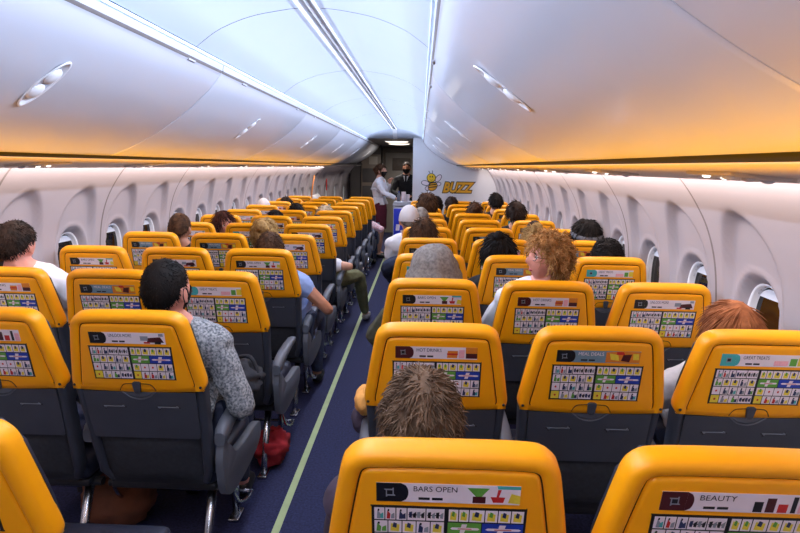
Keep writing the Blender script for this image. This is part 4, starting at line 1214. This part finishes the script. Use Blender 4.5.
# left block
seated('L', 2, 2, -2.06, YL(2) + .24, 1.315, 'person with dark hair in a white shirt at the left window', skin=SK3, hair=H_DKBR, hseed=30, hk=dict(thick=.009, n=1500, L=.024, wid=.0026, lift=.5, mess=.5), top=C_WHITE, sleeve='short', bx=.02,
       arms=[[(-.22, .36, .72), (-.1, .56, .62)], [(.25, .36, .72), (.12, .56, .62)]], **NEAR)
seated('L', 1, 0, -0.955, YL(1) + .25, 1.262, 'person with short black hair and dark mask in a grey knitted sweater, left aisle seat', skin=SK3, hair=H_BLACK, hseed=31, hk=SHORT, top=C_KNIT, mask=True, yaw=radians(-14), pitch=radians(-12),
       arms=[[(-.24, .34, .70), (-.1, .56, .66)], [(.285, .27, .655), (.17, .52, .665)]], bx=.03, **NEAR)
seated('L', 3, 0, -0.950, YL(3) + .24, 1.190, 'person with tousled dark brown hair in a light blue shirt, left aisle seat', skin=SK2, hair=H_MED, hseed=32, hk=dict(thick=.010, n=1200, L=.03, wid=.003, lift=.5, mess=.5), top=C_BLUE, sleeve='short',
       arms=[[(-.24, .36, .70), (-.1, .56, .66)], [(.29, .26, .68), (.20, .48, .66)]], bx=.10)
seated('L', 4, 1, -1.19, YL(4) + .24, 1.200, 'person with blond hair in a bun, left block middle seat', hair=H_BLOND, hstyle='long', hseed=34, hk=dict(thick=.02, n=1100, L=.05, wid=.004, lift=.15, mess=.2, bun=((.0, -.10, .075), .042)), top=C_BLACK, bx=.12)
seated('L', 4, 2, -1.847, YL(4) + .24, 1.240, 'person with short brown hair and ear showing, left window seat', skin=SK2, hair=H_MED, hseed=35, hk=SHORT, top=C_BLACK, bx=.06)
seated('L', 5, 2, -1.777, YL(5) + .28, 1.190, 'person with reddish-brown hair looking back over the left seats', skin=SK3, hair=H_RED, hstyle='long', hseed=36, hk=dict(thick=.014, n=700, L=.06, wid=.004, lift=.1, mess=.2), face=True, yaw=radians(-140), roll=radians(12), voxel=.006, bx=.10)
seated('L', 8, 2, -2.02, YL(8) + .24, 1.175, 'person in a white hat at the far left windows', hstyle='cap', hair=H_GREYBL, top=C_WHITE)
seated('L', 9, 2, -1.90, YL(9) + .24, 1.165, 'person with dark hair right of the white hat, far left', hair=H_DKBR, hseed=38, hk=FAR, bx=.06)
seated('L', 7, 1, -1.43, YL(7) + .24, 1.175, 'person with round black hair, far left middle seat', hair=H_BLACK, hseed=39, hk=FAR)
seated('L', 6, 1, -1.49, YL(6) + .24, 1.150, 'person with flat black hair just above the left middle seat', hair=H_BLACK, hseed=40, hk=FAR)
seated('L', 7, 0, -1.10, YL(7) + .24, 1.135, 'person with pale blond hair and sunglasses on top, far left', hair=H_GREYBL, hstyle='long', hseed=41, hk=dict(n=400, wid=.005, L=.05, thick=.03))
seated('L', 6, 0, -1.055, YL(6) + .24, 1.115, 'person with cropped dark grey hair in front of the pale blond head', hair=H_DKBR, hseed=42, hk=dict(n=300, L=.012, thick=.005))
seated('L', 5, 0, -0.93, YL(5) + .30, 1.04, 'person in a white shirt and khaki trousers, one leg out in the aisle', hair=H_DKBR, hseed=43, top=C_WHITE, legs_=C_KHAKI, shoe=SHOE, sleeve='short', bx=.04,
       arms=[[(-.24, .38, .70), (-.1, .58, .66)], [(.30, .32, .70), (.22, .54, .66)]], legsp=([(-.08, .76, .55), (.33, .76, .54)], [(-.08, .72, .09), (.37, .98, .09)], [(-.08, .84, .04), (.39, 1.12, .04)]))
seated('L', 10, 0, -0.93, YL(10) + .30, 1.04, 'person in a pale pink top beside the trolley, far left aisle seat', hair=H_DKBR, hseed=44, top=C_PINK, bx=.10, arms=[[(-.24, .38, .70), (-.1, .58, .66)], [(.28, .22, .64), (.22, .46, .64)]])
# crew
person('person', (-0.72, 10.25, 0), (0.0, .02, 1.655), 'cabin crew member with tied brown hair, black mask, white blouse and burgundy skirt', skin=SK1, hair=H_MED, hstyle='long', hseed=50, hk=dict(n=600, L=.04, wid=.003, thick=.010, lift=.1, mess=.15, bun=((.0, -.10, .02), .035)),
       top=C_WHITE, legs_=C_BURG, skirt=True, standing=True, mask=True, group='cabin crew', rz=radians(-100),
       arms=[[(-.20, .06, 1.12), (-.05, .17, 1.33)], [(.20, .12, 1.16), (.17, .34, 1.07)]], voxel=.007)
person('person', (-0.27, 11.3, 0), (0.0, .02, 1.70), 'cabin crew member in a dark suit, tie and black mask by the flight deck door', skin=SK2, hair=H_DKBR, hseed=51, hk=dict(n=400, L=.015, thick=.006),
       top=C_BLACK, legs_=C_BLACK, standing=True, mask=True, tie=True, rz=radians(175), face=False, group='cabin crew', voxel=.008)
# ------------------------------------------------------------------ loose things
def trolley():
    t = empty('service_trolley', (-0.285, 9.62, 0)); tag(t, 'blue service trolley with grey top standing at the far end of the aisle', 'trolley')
    TB = mat('trolley_blue', (30, 50, 190), rough=0.4, var=0.05); TG = mat('trolley_grey', (170, 176, 190), rough=0.4, var=0.04)
    b = MB(); b.box((0, 0, .55), (.29, .72, .86), 0, .01); auto_smooth(b.build('trolley_body', TG, t))
    b = MB(); b.box((0, -.365, .55), (.265, .012, .80), 0, .005); d = auto_smooth(b.build('door', TB, t))
    b = MB(); b.box((.09, -.378, .72), (.03, .016, .12), 0, .005); b.build('door_latch', TG, d)
    b = MB(); b.poly([(-.10, -.3725, .60), (-.04, -.3725, .60), (-.03, -.3725, .70), (-.09, -.3725, .70)]); b.poly([(-.02, -.3725, .58), (.05, -.3725, .58), (.05, -.3725, .61), (-.02, -.3725, .61)]); b.build('door_marking', WHITE, d, smooth=False)
    b = MB(); b.box((0, 0, 1.01), (.30, .74, .05), 0, .015); b.box((0, -.36, 1.04), (.28, .02, .05), 0, .008); auto_smooth(b.build('trolley_top', TG, t))
    for u in (-.11, .11):
        for v in (-.30, .30):
            b = MB(); b.tube([(u - .012, v, .055), (u + .012, v, .055)], .053, 16); b.box((u, v, .10), (.03, .04, .04), 0, .004); b.build('wheel', BLACK, t)
    for (dx, dy, n_) in ((.02, -.28, 5), (.08, -.22, 3)):
        c_ = empty('paper_cup', (-0.285 + dx, 9.62 + dy, 1.036)); tag(c_, 'stack of white paper cups on the blue trolley, ' + ('taller one' if n_ == 5 else 'shorter one'), 'cup', 'cups on the trolley')
        b = MB()
        for q in range(n_): b.tube([(0, 0, .022 * q), (0, 0, .022 * q + .085), (0, 0, .022 * q + .09)], [.026, .036, .038], 14)
        b.build('cups', WHITE, c_)
    c_ = empty('water_bottle', (-0.285 - .06, 9.62 - .2, 1.036)); tag(c_, 'small clear bottle standing on the blue trolley', 'bottle')
    b = MB(); b.tube([(0, 0, 0), (0, 0, .12), (0, 0, .15), (0, 0, .165)], [.03, .03, .013, .013], 14); b.build('bottle_body', GREY_LT, c_)
    b = MB(); b.tube([(0, 0, .165), (0, 0, .18)], .015, 12); b.build('cap', P_BLUE, c_)
trolley()
def blob(name, loc, size, m, label, cat, seed=1, amp=.25, zmin=None, group=None, extra=None, rz=0):
    b = MB(); off = Vector((seed * 5.1, 0, 0))
    b.ball((0, 0, size[2]), size, nu=36, nv=24, fn=lambda d: 1 + amp * noise.noise(d * 2.1 + off) + amp * .6 * noise.noise(d * 5 + off) + amp * .3 * abs(noise.noise(d * 11 + off)))
    b.v = [Vector((v.x, v.y, max(v.z, 0.0))) for v in b.v]
    t = empty(name, loc, rz); tag(t, label, cat, group); b.build(name + '_body', m, t)
    return t
BAGK = cloth('bag_black', (34, 36, 44)); BAGR = cloth('bag_red', (150, 24, 34)); BAGB = cloth('bag_brown', (112, 66, 44)); BAGN = cloth('bag_navy', (30, 36, 62)); MAG = cloth('trim_magenta', (214, 30, 100))
def strap(t, pts, m=BAGK, r=.009):
    b = MB(); b.tube(catmull(pts, 5), r, 6); b.build('strap', m, t)
t = blob('backpack', (-0.83, 2.36, .635), (.15, .14, .075), BAGK, 'crumpled black backpack on the lap of the grey-sweater passenger', 'bag', 3, .35)
strap(t, [(-.10, -.05, .12), (-.03, -.08, .17), (.06, -.06, .16), (.12, 0, .08)]); strap(t, [(.02, .08, .13), (.10, .05, .15), (.15, .02, .06)])
t = empty('tablet', (-0.93, 2.22, .70)); tag(t, 'turquoise card held on the lap beside the black backpack', 'card'); b = MB(); b.box((0, 0, 0), (.09, .13, .008), 0, .003, rot=Matrix.Rotation(.4, 3, 'X')); b.build('cover', P_TEAL, t)
t = blob('bag', (-0.79, 2.95, 0), (.095, .13, .095), BAGR, 'red bag on the floor beside the aisle under the left aisle seat', 'bag', 5, .3); strap(t, [(-.05, -.08, .15), (0, -.05, .22), (.05, 0, .17)], BAGR)
t = blob('bag', (-1.33, 2.36, 0), (.16, .14, .13), BAGB, 'brown leather bag on the floor at the bottom edge, left block', 'bag', 6, .12); strap(t, [(-.09, -.08, .22), (0, -.10, .29), (.09, -.08, .22)], BAGB, .007)
t = blob('backpack', (-1.50, 2.62, 0), (.17, .16, .18), BAGK, 'black backpack on the floor between the left seat rows', 'bag', 7, .22); strap(t, [(-.08, -.12, .30), (-.02, -.16, .22), (0, -.15, .08)])
t = blob('jacket', (-1.50, 2.24, .46), (.16, .12, .075), BAGN, 'navy jacket with magenta trim lying on the left middle seat', 'jacket', 8, .35); strap(t, [(-.1, -.10, .06), (0, -.12, .10), (.1, -.10, .07), (.15, -.02, .05)], MAG, .014)
t = blob('pouch', (-0.20, 2.14, .668), (.04, .085, .05), C_ORANGE, 'pale orange pouch on the armrest beside the aisle, right block', 'pouch', 9, .12)
strap(t, [(0, -.08, .05), (.0, -.03, .10), (0, .04, .09)], C_ORANGE, .005)
# emergency strap and exit fittings on the left wall
t = empty('safety_strap', (-1.99, 12.35, 1.12)); tag(t, 'red safety strap hanging on the far left wall by the entry', 'strap')
b = MB(); b.box((0, 0, .10), (.02, .05, .26), 0, .008); b.build('webbing', REDM, t); b = MB(); b.box((0, 0, .25), (.03, .04, .04), 0, .008); b.build('buckle', CHROME, t)
t = empty('door_2', (-2.06, 11.35, 0.62)); struct(t)
b = MB(); b.box((0, 0, .12), (.12, .70, .62), 0, .06); b.build('slide_cover', WHITEPL, t)
b = MB(); b.tube([(.02, -.50, .0), (.02, -.42, .5), (.06, -.36, .8)], .012, 8); b.build('door_edge', P_ORG, t)

SC.collection.children.link(COL)
